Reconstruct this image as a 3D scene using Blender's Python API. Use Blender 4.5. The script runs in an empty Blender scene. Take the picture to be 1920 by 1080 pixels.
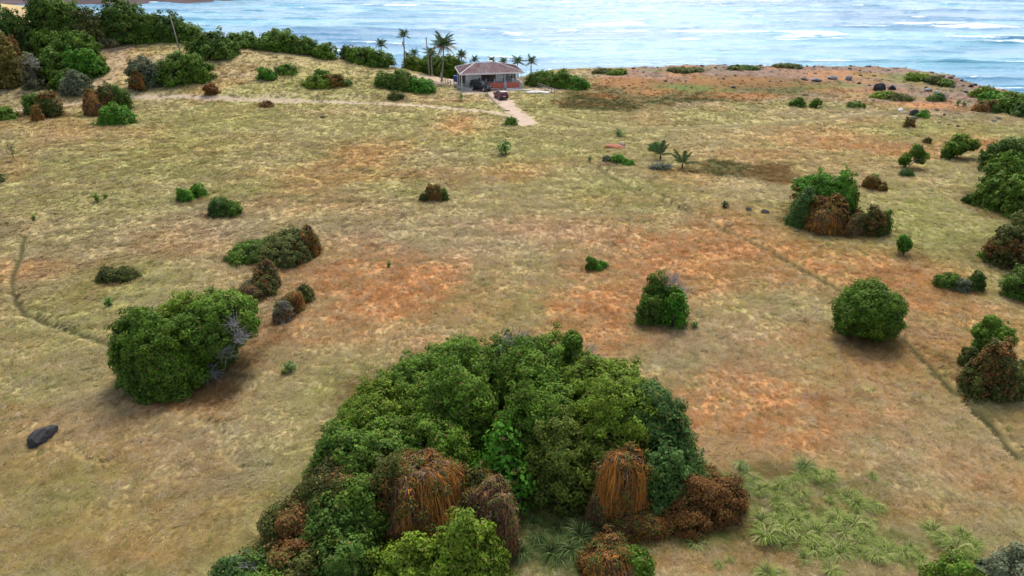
import bpy, bmesh, math, random
import numpy as np
from mathutils import Vector, Matrix

S = bpy.context.scene
COL = S.collection
R = math.radians

# ------------------------------------------------------------------ camera
cam_data = bpy.data.cameras.new('camera')
cam = bpy.data.objects.new('camera', cam_data)
COL.objects.link(cam)
cam.location = (0, 0, 28)
cam.rotation_euler = (R(90-26.6), 0, 0)
cam_data.sensor_width = 36
cam_data.lens = 36*1297/1920
cam_data.clip_start = .5
cam_data.clip_end = 30000
S.camera = cam

# ------------------------------------------------------------------ daylight: veiled high sun out over the sea, to the right
SUN_EL, SUN_AZ = 56, 12
W = bpy.data.worlds.new('World')
S.world = W
W.use_nodes = True
wn = W.node_tree
bg = wn.nodes['Background']
sky = wn.nodes.new('ShaderNodeTexSky')
sky.sky_type = 'NISHITA'
sky.sun_disc = False
sky.sun_elevation = R(SUN_EL)
sky.sun_rotation = R(SUN_AZ)
sky.air_density = 1.0
sky.dust_density = 3.0
sky.ozone_density = 1.0
hs = wn.nodes.new('ShaderNodeHueSaturation')          # thin overcast veil: the blue is paled evenly over the whole sky
hs.inputs['Saturation'].default_value = .66
wn.links.new(sky.outputs[0], hs.inputs['Color'])
wn.links.new(hs.outputs[0], bg.inputs['Color'])
bg.inputs['Strength'].default_value = .15
sun_data = bpy.data.lights.new('sun', 'SUN')
sun_data.energy = 1.9
sun_data.angle = R(18)
sun_data.color = (1, .955, .89)
sun = bpy.data.objects.new('sun', sun_data)
COL.objects.link(sun)
e, a = R(SUN_EL), R(SUN_AZ)
sun.rotation_euler = Vector((-math.sin(a)*math.cos(e), -math.cos(a)*math.cos(e), -math.sin(e))).to_track_quat('-Z', 'Y').to_euler()
S.view_settings.view_transform = 'Standard'
S.view_settings.look = 'None'
S.view_settings.gamma = 1
S.view_settings.use_curve_mapping = False
S.view_settings.exposure = 1.08

# ------------------------------------------------------------------ terrain maths (metres; x right, y inland to sea, z up)
SEA = -9.0
COAST = np.array([(-900,-400),(900,-400),(900,60),(230,84),(140,104),(111,134),(107,158),(104,172),(91,182),(56,182.5),
                  (22,180),(0,182),(-34,190),(-90,197),(-134,216),(-203,318),(-216,372),(-330,388),(-900,395)], float)

def vnoise(x, y, seed=0):
    xi = np.floor(x).astype(np.int64); yi = np.floor(y).astype(np.int64)
    fx = x-xi; fy = y-yi
    fx = fx*fx*(3-2*fx); fy = fy*fy*(3-2*fy)
    def h(i, j):
        n = (i*374761393 + j*668265263 + seed*1442695041) & 0xFFFFFFFF
        n = ((n ^ (n >> 13))*1274126177) & 0xFFFFFFFF
        n = n ^ (n >> 16)
        return (n & 0xFFFF)/65535.0
    a = h(xi, yi); b = h(xi+1, yi); c = h(xi, yi+1); d = h(xi+1, yi+1)
    return (a+(b-a)*fx)*(1-fy)+(c+(d-c)*fx)*fy

def fbm(x, y, seed=0, octaves=4):
    s = 0; amp = .5; tot = 0
    for k in range(octaves):
        s = s+amp*vnoise(x*2**k+17.3*k, y*2**k-9.1*k, seed+k); tot += amp; amp *= .5
    return s/tot

def sstep(a, b, x):
    t = np.clip((x-a)/(b-a), 0, 1)
    return t*t*(3-2*t)

def coast_distance(x, y):
    """signed distance to the shoreline, positive out at sea"""
    best = np.full(x.shape, 1e9); inside = np.zeros(x.shape, bool)
    n = len(COAST)
    for i in range(n):
        ax, ay = COAST[i]; bx, by = COAST[(i+1) % n]
        t = np.clip(((x-ax)*(bx-ax)+(y-ay)*(by-ay))/((bx-ax)**2+(by-ay)**2), 0, 1)
        best = np.minimum(best, np.hypot(x-ax-t*(bx-ax), y-ay-t*(by-ay)))
        inside ^= ((ay > y) != (by > y)) & (x < (bx-ax)*(y-ay)/(by-ay+1e-12)+ax)
    return np.where(inside, -best, best)

def path_distance(x, y, pts):
    best = np.full(x.shape, 1e9)
    for (ax, ay), (bx, by) in zip(pts[:-1], pts[1:]):
        t = np.clip(((x-ax)*(bx-ax)+(y-ay)*(by-ay))/((bx-ax)**2+(by-ay)**2+1e-9), 0, 1)
        best = np.minimum(best, np.hypot(x-ax-t*(bx-ax), y-ay-t*(by-ay)))
    return best

def base_height(x, y):
    x = np.asarray(x, float); y = np.asarray(y, float)
    z = .9*(fbm(x/34, y/34, 3, 3)-.5)+.16*(fbm(x/8, y/8, 9, 2)-.5)
    hx = sstep(-9, -76, x)*6.9
    hy = sstep(134, 171, y+4*(fbm(x/25, y/25, 5, 2)-.5))*(1-.8*sstep(185, 235, y))
    z = z+hx*hy+.9*sstep(-12, -30, x)*sstep(134, 140, y)
    d = coast_distance(x, y)+5*(fbm(x/9, y/9, 21, 4)-.5)
    z = z+.7*sstep(150, 166, y)*sstep(8, 30, x)
    rough = sstep(-40, -12, d)*sstep(20, 40, x)
    z = z+rough*.9*(fbm(x/2.6, y/2.6, 31, 4)-.45)
    left = sstep(12, -12, x)
    fall = (1-left)*sstep(-6, 9, d)+left*sstep(-26, 14, d)
    return z+(SEA-3.0-z)*fall


# ------------------------------------------------------------------ helpers
def tag(o, label=None, cat=None, group=None, kind=None):
    for k, v in (('label', label), ('category', cat), ('group', group), ('kind', kind)):
        if v: o[k] = v
    return o

def empty(name, loc, rz=0, label=None, cat=None, group=None):
    o = bpy.data.objects.new(name, None)
    COL.objects.link(o)
    o.location = loc
    o.rotation_euler = (0, 0, rz)
    o.empty_display_size = .3
    return tag(o, label, cat, group)

def link(name, me, parent=None):
    o = bpy.data.objects.new(name, me)
    COL.objects.link(o)
    if parent: o.parent = parent
    return o

def mesh_from(name, verts, faces, mat, smooth=False, col=None):
    """verts Nx3 array, faces MxK array (all the same K) or list of lists"""
    me = bpy.data.meshes.new(name)
    if isinstance(faces, np.ndarray):
        n, k = faces.shape
        me.vertices.add(len(verts)); me.loops.add(n*k); me.polygons.add(n)
        me.vertices.foreach_set('co', np.asarray(verts, np.float32).ravel())
        me.loops.foreach_set('vertex_index', faces.astype(np.int32).ravel())
        me.polygons.foreach_set('loop_start', np.arange(0, n*k, k, dtype=np.int32))
        me.polygons.foreach_set('loop_total', np.full(n, k, np.int32))
        if smooth: me.polygons.foreach_set('use_smooth', np.ones(n, bool))
        me.update(calc_edges=True)
    else:
        me.from_pydata([tuple(v) for v in verts], [], faces)
        if smooth:
            for p in me.polygons: p.use_smooth = True
    if col is not None:
        at = me.attributes.new('tone', 'FLOAT_COLOR', 'POINT')
        at.data.foreach_set('color', np.asarray(col, np.float32).ravel())
    me.materials.append(mat)
    return me

class MB:
    """collects simple shapes into one mesh"""
    def __init__(s): s.v = []; s.f = []
    def add(s, vs, fs):
        o = len(s.v); s.v += [tuple(v) for v in vs]; s.f += [[i+o for i in f] for f in fs]; return s
    def box(s, x0, x1, y0, y1, z0, z1):
        return s.add([(x0,y0,z0),(x1,y0,z0),(x1,y1,z0),(x0,y1,z0),(x0,y0,z1),(x1,y0,z1),(x1,y1,z1),(x0,y1,z1)],
                     [(0,3,2,1),(4,5,6,7),(0,1,5,4),(1,2,6,5),(2,3,7,6),(3,0,4,7)])
    def tube(s, pts, radii, n=6):
        pts = [Vector(p) for p in pts]; vs = []; fs = []
        for i, p in enumerate(pts):
            d = (pts[min(i+1, len(pts)-1)]-pts[max(i-1, 0)]).normalized()
            u = d.cross(Vector((.31, .17, .93)) if abs(d.z) < .9 else Vector((1, .1, 0))).normalized(); w = d.cross(u)
            r = radii[i] if hasattr(radii, '__len__') else radii
            for k in range(n):
                t = 2*math.pi*k/n; vs.append(p+u*(r*math.cos(t))+w*(r*math.sin(t)))
        for i in range(len(pts)-1):
            for k in range(n):
                fs.append((i*n+k, i*n+(k+1) % n, (i+1)*n+(k+1) % n, (i+1)*n+k))
        fs.append(tuple(range(n))[::-1]); fs.append(tuple(range((len(pts)-1)*n, len(pts)*n)))
        return s.add(vs, fs)
    def prism(s, prof, w0, w1, axis='y'):
        """side outline prof [(x,z)...] pushed from y=w0 to y=w1"""
        n = len(prof)
        vs = [(x, w0, z) for x, z in prof]+[(x, w1, z) for x, z in prof]
        fs = [tuple(range(n)), tuple(range(n, 2*n))[::-1]]+[((i+1) % n, i, n+i, n+(i+1) % n) for i in range(n)]
        return s.add(vs, fs)
    def build(s, name, mat, parent=None, smooth=False, bevel=0):
        me = bpy.data.meshes.new(name); me.from_pydata(s.v, [], s.f)
        bm = bmesh.new(); bm.from_mesh(me)
        bmesh.ops.recalc_face_normals(bm, faces=bm.faces)
        if bevel: bmesh.ops.bevel(bm, geom=list(bm.edges), offset=bevel, segments=2, affect='EDGES', profile=.6)
        bm.to_mesh(me); bm.free()
        if smooth:
            for p in me.polygons: p.use_smooth = True
        me.materials.append(mat)
        return link(name, me, parent)

# ------------------------------------------------------------------ materials
def nodes_of(m):
    m.use_nodes = True
    nt = m.node_tree
    return nt, nt.nodes['Principled BSDF']

def N(nt, t, **kw):
    n = nt.nodes.new(t)
    for k, v in kw.items():
        if k in n.inputs: n.inputs[k].default_value = v
        else: setattr(n, k, v)
    return n

def plain(name, c1, c2=None, rough=.7, scale=3.0, bump=0.0, metal=0, spec=.4, detail=5, stretch=None):
    """solid colour mottled by noise towards a second colour"""
    m = bpy.data.materials.new(name); nt, b = nodes_of(m)
    c2 = c2 or tuple(v*.75 for v in c1)
    tc = N(nt, 'ShaderNodeTexCoord'); mp = N(nt, 'ShaderNodeMapping')
    if stretch: mp.inputs['Scale'].default_value = stretch
    nz = N(nt, 'ShaderNodeTexNoise', Scale=scale, Detail=detail, Roughness=.65)
    rp = N(nt, 'ShaderNodeValToRGB')
    rp.color_ramp.elements[0].position = .36; rp.color_ramp.elements[1].position = .64
    rp.color_ramp.elements[0].color = (*c1, 1); rp.color_ramp.elements[1].color = (*c2, 1)
    L = nt.links.new
    L(tc.outputs['Object'], mp.inputs[0]); L(mp.outputs[0], nz.inputs['Vector']); L(nz.outputs[0], rp.inputs[0]); L(rp.outputs[0], b.inputs['Base Color'])
    b.inputs['Roughness'].default_value = rough; b.inputs['Metallic'].default_value = metal
    b.inputs['Specular IOR Level'].default_value = spec
    if bump:
        bp = N(nt, 'ShaderNodeBump', Strength=bump, Distance=.05); L(nz.outputs[0], bp.inputs['Height']); L(bp.outputs[0], b.inputs['Normal'])
    return m

def toned(name, rough=.6, spec=.3, trans=0.0, vary=.25, scale=1.2, src='GEOMETRY'):
    """albedo from the mesh's own 'tone' attribute with a little noise on top"""
    m = bpy.data.materials.new(name); nt, b = nodes_of(m); L = nt.links.new
    at = N(nt, 'ShaderNodeAttribute', attribute_name='tone', attribute_type=src)
    ge = N(nt, 'ShaderNodeNewGeometry')
    nz = N(nt, 'ShaderNodeTexNoise', Scale=scale, Detail=3)
    L(ge.outputs['Position'], nz.inputs['Vector'])
    mr = N(nt, 'ShaderNodeMapRange'); mr.inputs[1].default_value = .3; mr.inputs[2].default_value = .7
    mr.inputs[3].default_value = 1-vary; mr.inputs[4].default_value = 1+vary
    L(nz.outputs[0], mr.inputs[0])
    mx = N(nt, 'ShaderNodeVectorMath', operation='SCALE')
    L(at.outputs['Color'], mx.inputs[0]); L(mr.outputs[0], mx.inputs['Scale'])
    L(mx.outputs[0], b.inputs['Base Color'])
    b.inputs['Roughness'].default_value = rough; b.inputs['Specular IOR Level'].default_value = spec
    if trans:
        tr = N(nt, 'ShaderNodeBsdfTranslucent'); ms = N(nt, 'ShaderNodeMixShader'); ms.inputs[0].default_value = trans
        out = nt.nodes['Material Output']
        L(mx.outputs[0], tr.inputs['Color']); L(b.outputs[0], ms.inputs[1]); L(tr.outputs[0], ms.inputs[2]); L(ms.outputs[0], out.inputs['Surface'])
    return m

M = {}
M['leaf'] = toned('leaf', rough=.65, spec=.10, trans=.28, vary=.22, scale=.9)
M['vine'] = toned('dry_vine', rough=.9, spec=.03, trans=.1, vary=.25, scale=1.6)
M['blade'] = toned('grass_blade', rough=.9, spec=.03, trans=.2, vary=.15, scale=.6, src='INSTANCER')
M['clump'] = toned('clump_blade', rough=.6, spec=.25, trans=.2, vary=.2, scale=2)
M['twig'] = plain('twig', (.05, .042, .028), (.028, .026, .016), rough=.9, scale=6, bump=.4)
M['bark'] = plain('bark', (.12, .10, .08), (.06, .05, .04), rough=.9, scale=8, bump=.5)
M['dead'] = plain('dead_wood', (.27, .26, .255), (.14, .13, .125), rough=.9, scale=6)
M['palmbark'] = plain('palm_bark', (.26, .23, .19), (.15, .13, .10), rough=.9, scale=4)
M['rock'] = plain('dark_rock', (.012, .0115, .0125), (.026, .025, .026), rough=.85, scale=2.5, bump=.8)
M['greyrock'] = plain('grey_rock', (.20, .19, .19), (.11, .105, .11), rough=.9, scale=3, bump=.6)
M['redsoil'] = plain('red_soil', (.30, .10, .045), (.20, .08, .04), rough=.95, scale=4, bump=.6)

# ------------------------------------------------------------------ ground colour (what grows or lies where)
STRAW, OLIVE, RUST, MAUVE = np.array([.340,.276,.128]), np.array([.262,.258,.082]), np.array([.385,.178,.066]), np.array([.325,.258,.175])
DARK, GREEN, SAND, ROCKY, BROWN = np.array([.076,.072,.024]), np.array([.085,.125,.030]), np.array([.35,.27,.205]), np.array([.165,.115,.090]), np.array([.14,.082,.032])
KIND = {'rust': RUST, 'olive': OLIVE, 'dark': DARK, 'green': GREEN, 'mauve': MAUVE, 'sand': SAND, 'straw': STRAW, 'brown': BROWN, 'ember': RUST*.66, 'verdant': GREEN}
PATCHES = [('rust', 9.5, 58.3, 27.5, 15.7, 0.26),
    ('rust', -12.2, 53.8, 13.1, 11.7, 0.3),
    ('rust', 24.3, 41.0, 12.2, 10.9, 0.3),
    ('rust', 41.4, 97.1, 19.2, 12.5, 0.25),
    ('mauve', -19.7, 50.9, 5.4, 6.7, 0.3),
    ('mauve', 2.2, 64.8, 15.2, 10.6, 0.45),
    ('mauve', 15.4, 46.5, 8.8, 6.1, 0.5),
    ('mauve', 25.8, 35.1, 6.1, 5.9, 0.45),
    ('mauve', -16.8, 32.1, 5.1, 3.3, 0.35),
    ('mauve', -40.7, 70.2, 16.3, 10.1, 0.3),
    ('mauve', 10.0, 89.6, 10.7, 7.1, 0.2),
    ('mauve', -10.3, 69.0, 8.6, 9.2, 0.35),
    ('mauve', 25.3, 53.9, 7.0, 6.1, 0.35),
    ('mauve', -28.8, 36.9, 3.5, 3.5, 0.2),
    ('rust', -8.2, 117.5, 5.9, 8.2, 0.9),
    ('rust', -20.4, 100.0, 7.5, 9.9, 0.45),
    ('rust', 1.1, 92.2, 4.8, 5.3, 0.6),
    ('rust', -12.9, 55.4, 7.9, 9.4, 0.75),
    ('rust', -7.9, 57.3, 3.4, 4.0, 0.55),
    ('rust', 6.7, 51.0, 4.9, 7.2, 0.8),
    ('rust', 14.9, 60.5, 9.2, 7.5, 0.7),
    ('rust', 22.3, 68.8, 8.0, 6.0, 0.55),
    ('rust', 16.6, 38.3, 7.6, 5.1, 0.7),
    ('rust', 31.3, 61.6, 8.9, 7.5, 0.7),
    ('rust', 37.8, 58.1, 6.0, 5.0, 0.6),
    ('rust', 28.2, 45.3, 8.6, 4.5, 0.4),
    ('rust', 38.5, 48.6, 3.9, 5.1, 0.5),
    ('rust', 50.7, 108.4, 11.8, 7.3, 0.6),
    ('rust', -21.3, 38.3, 3.1, 2.1, 0.5),
    ('rust', -24.4, 38.0, 2.5, 1.8, 0.5),
    ('rust', 21.8, 28.6, 4.7, 1.4, 0.5),
    ('rust', 7.3, 25.5, 3.0, 1.5, 0.5),
    ('rust', 70.7, 105.2, 6.2, 5.2, 0.7),
    ('rust', 60.5, 101.5, 5.6, 5.1, 0.5),
    ('rust', 80.2, 135.0, 4.6, 3.6, 0.7),
    ('rust', -35.4, 67.3, 5.6, 5.0, 0.3),
    ('rust', -45.6, 59.4, 3.5, 2.9, 0.4),
    ('rust', -73.4, 117.4, 9.1, 5.9, 0.5),
    ('rust', 73.7, 164.4, 9.8, 4.7, 0.4),
    ('rust', 22.9, 89.6, 5.7, 4.8, 0.35),
    ('rust', -44.3, 105.1, 8.2, 6.4, 0.25),
    ('rust', -28.5, 89.2, 8.5, 7.1, 0.3),
    ('rust', 14.1, 25.2, 4.1, 1.0, 0.4),
    ('rust', -17.9, 25.3, 3.5, 1.4, 0.3),
    ('rust', 8.2, 70.5, 8.8, 4.7, 0.35),
    ('rust', 27.8, 31.2, 3.1, 2.7, 0.45),
    ('olive', 5.1, 108.5, 16.0, 14.9, 0.75),
    ('olive', 11.4, 83.0, 11.0, 8.3, 0.6),
    ('olive', 41.3, 72.9, 11.4, 10.5, 0.75),
    ('olive', 48.3, 74.7, 6.7, 12.5, 0.75),
    ('olive', -12.0, 40.5, 4.3, 5.1, 0.65),
    ('olive', -12.3, 30.7, 3.4, 4.9, 0.5),
    ('olive', -25.2, 29.5, 3.6, 2.5, 0.5),
    ('olive', -52.1, 100.7, 22.1, 8.6, 0.55),
    ('olive', -52.1, 120.9, 35.3, 8.9, 0.6),
    ('olive', 69.0, 114.2, 9.7, 6.6, 0.6),
    ('olive', 11.9, 130.0, 11.9, 9.6, 0.7),
    ('olive', -18.6, 121.1, 7.5, 6.5, 0.5),
    ('olive', -37.6, 54.1, 6.1, 8.3, 0.35),
    ('olive', -8.7, 34.6, 2.7, 4.2, 0.4),
    ('olive', 37.1, 89.4, 5.7, 7.2, 0.3),
    ('olive', -39.3, 145.3, 6.6, 5.4, 0.4),
    ('olive', -15.3, 156.3, 7.0, 9.0, 0.5),
    ('straw', 5.4, 116.3, 11.7, 14.7, 0.6),
    ('straw', 25.2, 112.2, 17.4, 10.2, 0.5),
    ('straw', -23.9, 119.2, 22.9, 7.4, 0.4),
    ('olive', 2.5, 26.9, 2.8, 1.8, 0.5),
    ('dark', 30.5, 92.4, 4.8, 5.0, 1.2),
    ('brown', 34.7, 90.7, 4.7, 5.6, 0.9),
    ('dark', 31.8, 144.9, 18.1, 12.2, 1.3),
    ('dark', 18.6, 135.6, 9.3, 7.1, 1.2),
    ('dark', 54.4, 150.3, 13.6, 7.7, 1.2),
    ('verdant', 37.4, 150.4, 9.1, 4.4, 0.8),
    ('verdant', 65.2, 151.9, 4.0, 3.5, 0.7),
    ('ember', 28.3, 147.0, 6.1, 4.2, 0.85),
    ('ember', 47.9, 143.7, 8.7, 4.5, 0.85),
    ('ember', 25.4, 153.3, 6.9, 2.0, 0.7),
    ('ember', 73.7, 164.4, 12.3, 4.1, 0.45),
    ('ember', 18.3, 142.4, 3.2, 2.6, 0.7),
    ('rust', 28.3, 147.0, 5.0, 3.6, 0.8),
    ('rust', 48.2, 144.8, 6.6, 4.5, 0.8),
    ('brown', 33.4, 153.4, 19.6, 4.4, 0.7),
    ('straw', 31.1, 136.3, 3.1, 2.0, 0.8),
    ('brown', 14.0, 26.6, 3.4, 2.0, 0.5),
    ('dark', 15.7, 31.5, 1.9, 1.1, 0.4),
    ('olive', 17.0, 27.0, 4.3, 2.3, 0.5),
    ('mauve', -31.5, 70.5, 5.0, 3.8, 0.5),
    ('mauve', 21.5, 97.3, 3.1, 2.1, 0.4),
    ('mauve', -60.5, 137.6, 8.3, 1.0, 0.7),
    ('mauve', -47.2, 138.6, 6.3, 1.2, 0.7),
    ('mauve', -32.4, 138.0, 6.3, 1.3, 0.6),
    ('mauve', -69.3, 139.0, 5.3, 1.2, 0.6),
    ('mauve', -39.2, 165.5, 9.8, 4.1, 0.5),
    ('mauve', 5.8, 70.6, 4.7, 2.3, 0.3),
    ('mauve', 11.1, 43.5, 2.4, 1.5, 0.4),
    ('straw', -70.8, 151.0, 14.6, 7.8, 0.6),
    ('straw', -78.5, 143.1, 6.5, 5.2, 0.6),
    ('mauve', -72.8, 156.3, 9.2, 4.3, 0.5),
    ('mauve', -60.2, 149.2, 6.7, 2.7, 0.4),
    ('straw', -47.8, 161.6, 9.6, 4.9, 0.5),
    ('straw', -30.3, 155.8, 9.3, 5.5, 0.5),
    ('mauve', -11.0, 99.9, 5.5, 3.3, 0.3),
    ('mauve', 24.2, 51.0, 4.5, 1.8, 0.35),
    ('mauve', 32.7, 48.4, 4.3, 1.7, 0.35),
    ('mauve', -21.0, 70.6, 4.7, 3.1, 0.3),
    ('sand', -14.7, 160.8, 7.8, 11.1, 1.2),
    ('sand', -6.1, 146.9, 6.7, 2.7, 1.0),
    ('sand', 6.8, 150.3, 4.5, 4.1, 0.9),
    ('mauve', 14.9, 165.9, 7.4, 3.5, 0.6),
    ('brown', -22.1, 39.5, 3.7, 1.6, 0.6),
    ('brown', 28.5, 46.7, 3.1, 1.5, 0.55),
    ('brown', 10.9, 28.8, 1.3, 0.8, 0.5),
    ('verdant', 15.0, 28.5, 4.8, 2.8, 0.75),
    ('verdant', 17.1, 25.9, 4.1, 1.4, 0.7),
    ('verdant', 11.0, 26.9, 1.7, 1.5, 0.4),
    ('olive', 9.4, 26.2, 3.3, 1.4, 0.5),
    ('verdant', 3.3, 26.3, 4.7, 2.5, 0.85),
    ('verdant', 18.5, 27.8, 9.3, 3.9, 0.3),
    ('ember', 22.5, 158.1, 9.5, 3.4, 0.6),
    ('ember', 43.9, 158.5, 15.4, 3.1, 0.5),
    ('brown', 54.4, 157.6, 15.4, 4.8, 0.8),
    ('ember', 71.9, 148.9, 9.0, 4.1, 0.6),
    ('verdant', 87.1, 159.2, 7.2, 4.1, 0.6),
    ('verdant', 90.7, 150.6, 5.1, 4.7, 0.5),
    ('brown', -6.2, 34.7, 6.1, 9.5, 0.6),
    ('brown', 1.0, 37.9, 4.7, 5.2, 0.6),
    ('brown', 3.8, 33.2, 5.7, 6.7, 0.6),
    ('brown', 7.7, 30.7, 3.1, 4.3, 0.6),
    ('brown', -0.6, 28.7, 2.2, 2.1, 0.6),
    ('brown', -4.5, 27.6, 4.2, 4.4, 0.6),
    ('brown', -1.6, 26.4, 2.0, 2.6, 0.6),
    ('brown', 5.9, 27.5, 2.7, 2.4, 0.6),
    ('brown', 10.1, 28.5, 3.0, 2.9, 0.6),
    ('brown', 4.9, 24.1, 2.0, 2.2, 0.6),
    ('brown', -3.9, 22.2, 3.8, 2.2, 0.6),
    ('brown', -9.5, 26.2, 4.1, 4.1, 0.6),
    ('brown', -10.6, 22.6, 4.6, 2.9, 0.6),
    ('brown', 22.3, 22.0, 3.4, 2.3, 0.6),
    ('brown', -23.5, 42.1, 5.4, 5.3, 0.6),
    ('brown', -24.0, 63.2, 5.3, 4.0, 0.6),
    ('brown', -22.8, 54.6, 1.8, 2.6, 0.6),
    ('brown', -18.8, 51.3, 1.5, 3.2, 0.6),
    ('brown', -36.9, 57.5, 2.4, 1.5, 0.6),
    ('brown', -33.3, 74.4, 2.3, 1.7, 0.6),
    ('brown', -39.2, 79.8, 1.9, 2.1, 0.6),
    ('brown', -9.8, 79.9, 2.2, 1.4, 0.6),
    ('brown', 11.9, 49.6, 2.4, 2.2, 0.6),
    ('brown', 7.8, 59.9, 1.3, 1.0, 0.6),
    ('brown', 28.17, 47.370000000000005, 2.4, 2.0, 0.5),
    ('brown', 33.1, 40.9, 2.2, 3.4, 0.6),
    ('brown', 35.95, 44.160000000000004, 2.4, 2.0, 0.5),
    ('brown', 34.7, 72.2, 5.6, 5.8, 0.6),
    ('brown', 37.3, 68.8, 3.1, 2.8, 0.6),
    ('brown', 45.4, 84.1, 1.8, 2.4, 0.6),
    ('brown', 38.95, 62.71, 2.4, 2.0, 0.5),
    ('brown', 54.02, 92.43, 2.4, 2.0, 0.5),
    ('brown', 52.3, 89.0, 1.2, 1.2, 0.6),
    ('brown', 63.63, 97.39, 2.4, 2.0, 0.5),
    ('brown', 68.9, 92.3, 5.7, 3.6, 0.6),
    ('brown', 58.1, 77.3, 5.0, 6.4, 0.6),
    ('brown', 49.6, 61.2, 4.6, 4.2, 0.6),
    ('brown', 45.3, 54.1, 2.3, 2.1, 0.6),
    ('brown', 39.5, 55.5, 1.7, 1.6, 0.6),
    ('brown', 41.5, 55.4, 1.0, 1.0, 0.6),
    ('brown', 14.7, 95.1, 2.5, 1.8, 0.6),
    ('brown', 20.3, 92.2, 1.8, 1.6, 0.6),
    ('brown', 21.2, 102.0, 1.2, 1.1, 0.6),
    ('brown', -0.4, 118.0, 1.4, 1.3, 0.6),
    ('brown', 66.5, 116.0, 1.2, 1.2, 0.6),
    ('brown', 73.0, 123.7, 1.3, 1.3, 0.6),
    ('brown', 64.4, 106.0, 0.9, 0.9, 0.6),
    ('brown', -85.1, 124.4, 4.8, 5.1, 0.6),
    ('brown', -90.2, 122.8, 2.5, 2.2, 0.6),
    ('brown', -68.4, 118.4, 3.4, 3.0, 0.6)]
TRACKS = [([(-93.8, 127.7),
    (-87.9, 132.6),
    (-79.0, 137.1),
    (-65.7, 137.7),
    (-49.8, 136.7),
    (-32.9, 135.1),
    (-16.2, 132.5),
    (-2.9, 127.3),
    (2.3, 121.8)], 1.0, 0.75),
    ([(-3.5, 142.9),
    (-2.5, 138.6),
    (-0.8, 132.7),
    (0.8, 127.5),
    (2.3, 119.5)], 1.75, 1.0),
    ([(-87.8, 164.0),
    (-84.4, 151.2),
    (-83.5, 143.3),
    (-80.3, 137.8)], 2.6, 0.35)]
TRAILS = [([(11.9, 94.0),
    (15.0, 85.0),
    (20.4, 75.8),
    (25.4, 66.2),
    (27.7, 60.5),
    (29.6, 55.8),
    (30.5, 51.0)], 0.52, 0.95),
    ([(29.6, 55.8),
    (30.5, 51.0),
    (30.9, 47.4),
    (30.9, 42.5),
    (31.2, 39.7),
    (31.3, 36.8),
    (30.9, 33.0)], 0.44, 1.0),
    ([(-52.1, 68.6),
    (-49.1, 63.1),
    (-47.4, 59.1),
    (-44.6, 55.0),
    (-41.5, 51.6),
    (-38.2, 49.6),
    (-34.0, 47.6),
    (-29.7, 45.2)], 0.36, 1.0),
    ([(-20.6, 36.7),
    (-19.3, 36.0),
    (-18.4, 35.0),
    (-17.5, 33.0),
    (-16.4, 32.0),
    (-14.6, 32.0)], 0.25, 0.7),
    ([(5.8, 127.3),
    (11.2, 120.9),
    (19.7, 115.8),
    (33.2, 116.1),
    (45.4, 120.3),
    (56.8, 123.4),
    (66.7, 128.1),
    (74.6, 132.0)], 0.9, 0.7),
    ([(-27.6, 33.8),
    (-25.7, 32.7),
    (-24.0, 32.4)], 0.25, 0.5)]
BREAKERS = [(50, 365, 17, 8.6, 1.0),
    (138, 327, 13, 12.0, 1.0),
    (124, 316, 10, 5.6, 0.9),
    (223, 353, 23, 8.1, 1.0),
    (214, 320, 15, 4.8, 1.0),
    (76, 309, 7, 3.6, 0.8),
    (1, 324, 5, 3.9, 0.8),
    (27, 336, 6, 4.2, 0.7),
    (135, 307, 4, 3.5, 0.7),
    (109, 344, 11, 4.4, 0.35),
    (194, 363, 12, 3.6, 0.4),
    (72, 340, 7, 3.2, 0.4),
    (135, 192, 7, 5.2, 0.9),
    (135, 199, 4, 2.0, 0.6)]
LEVELLED = [(-3.84, 153.29, 0.09, 9.5)]


def mixc(c, d, w):
    return c*(1-w[:, None])+d*w[:, None]

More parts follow.
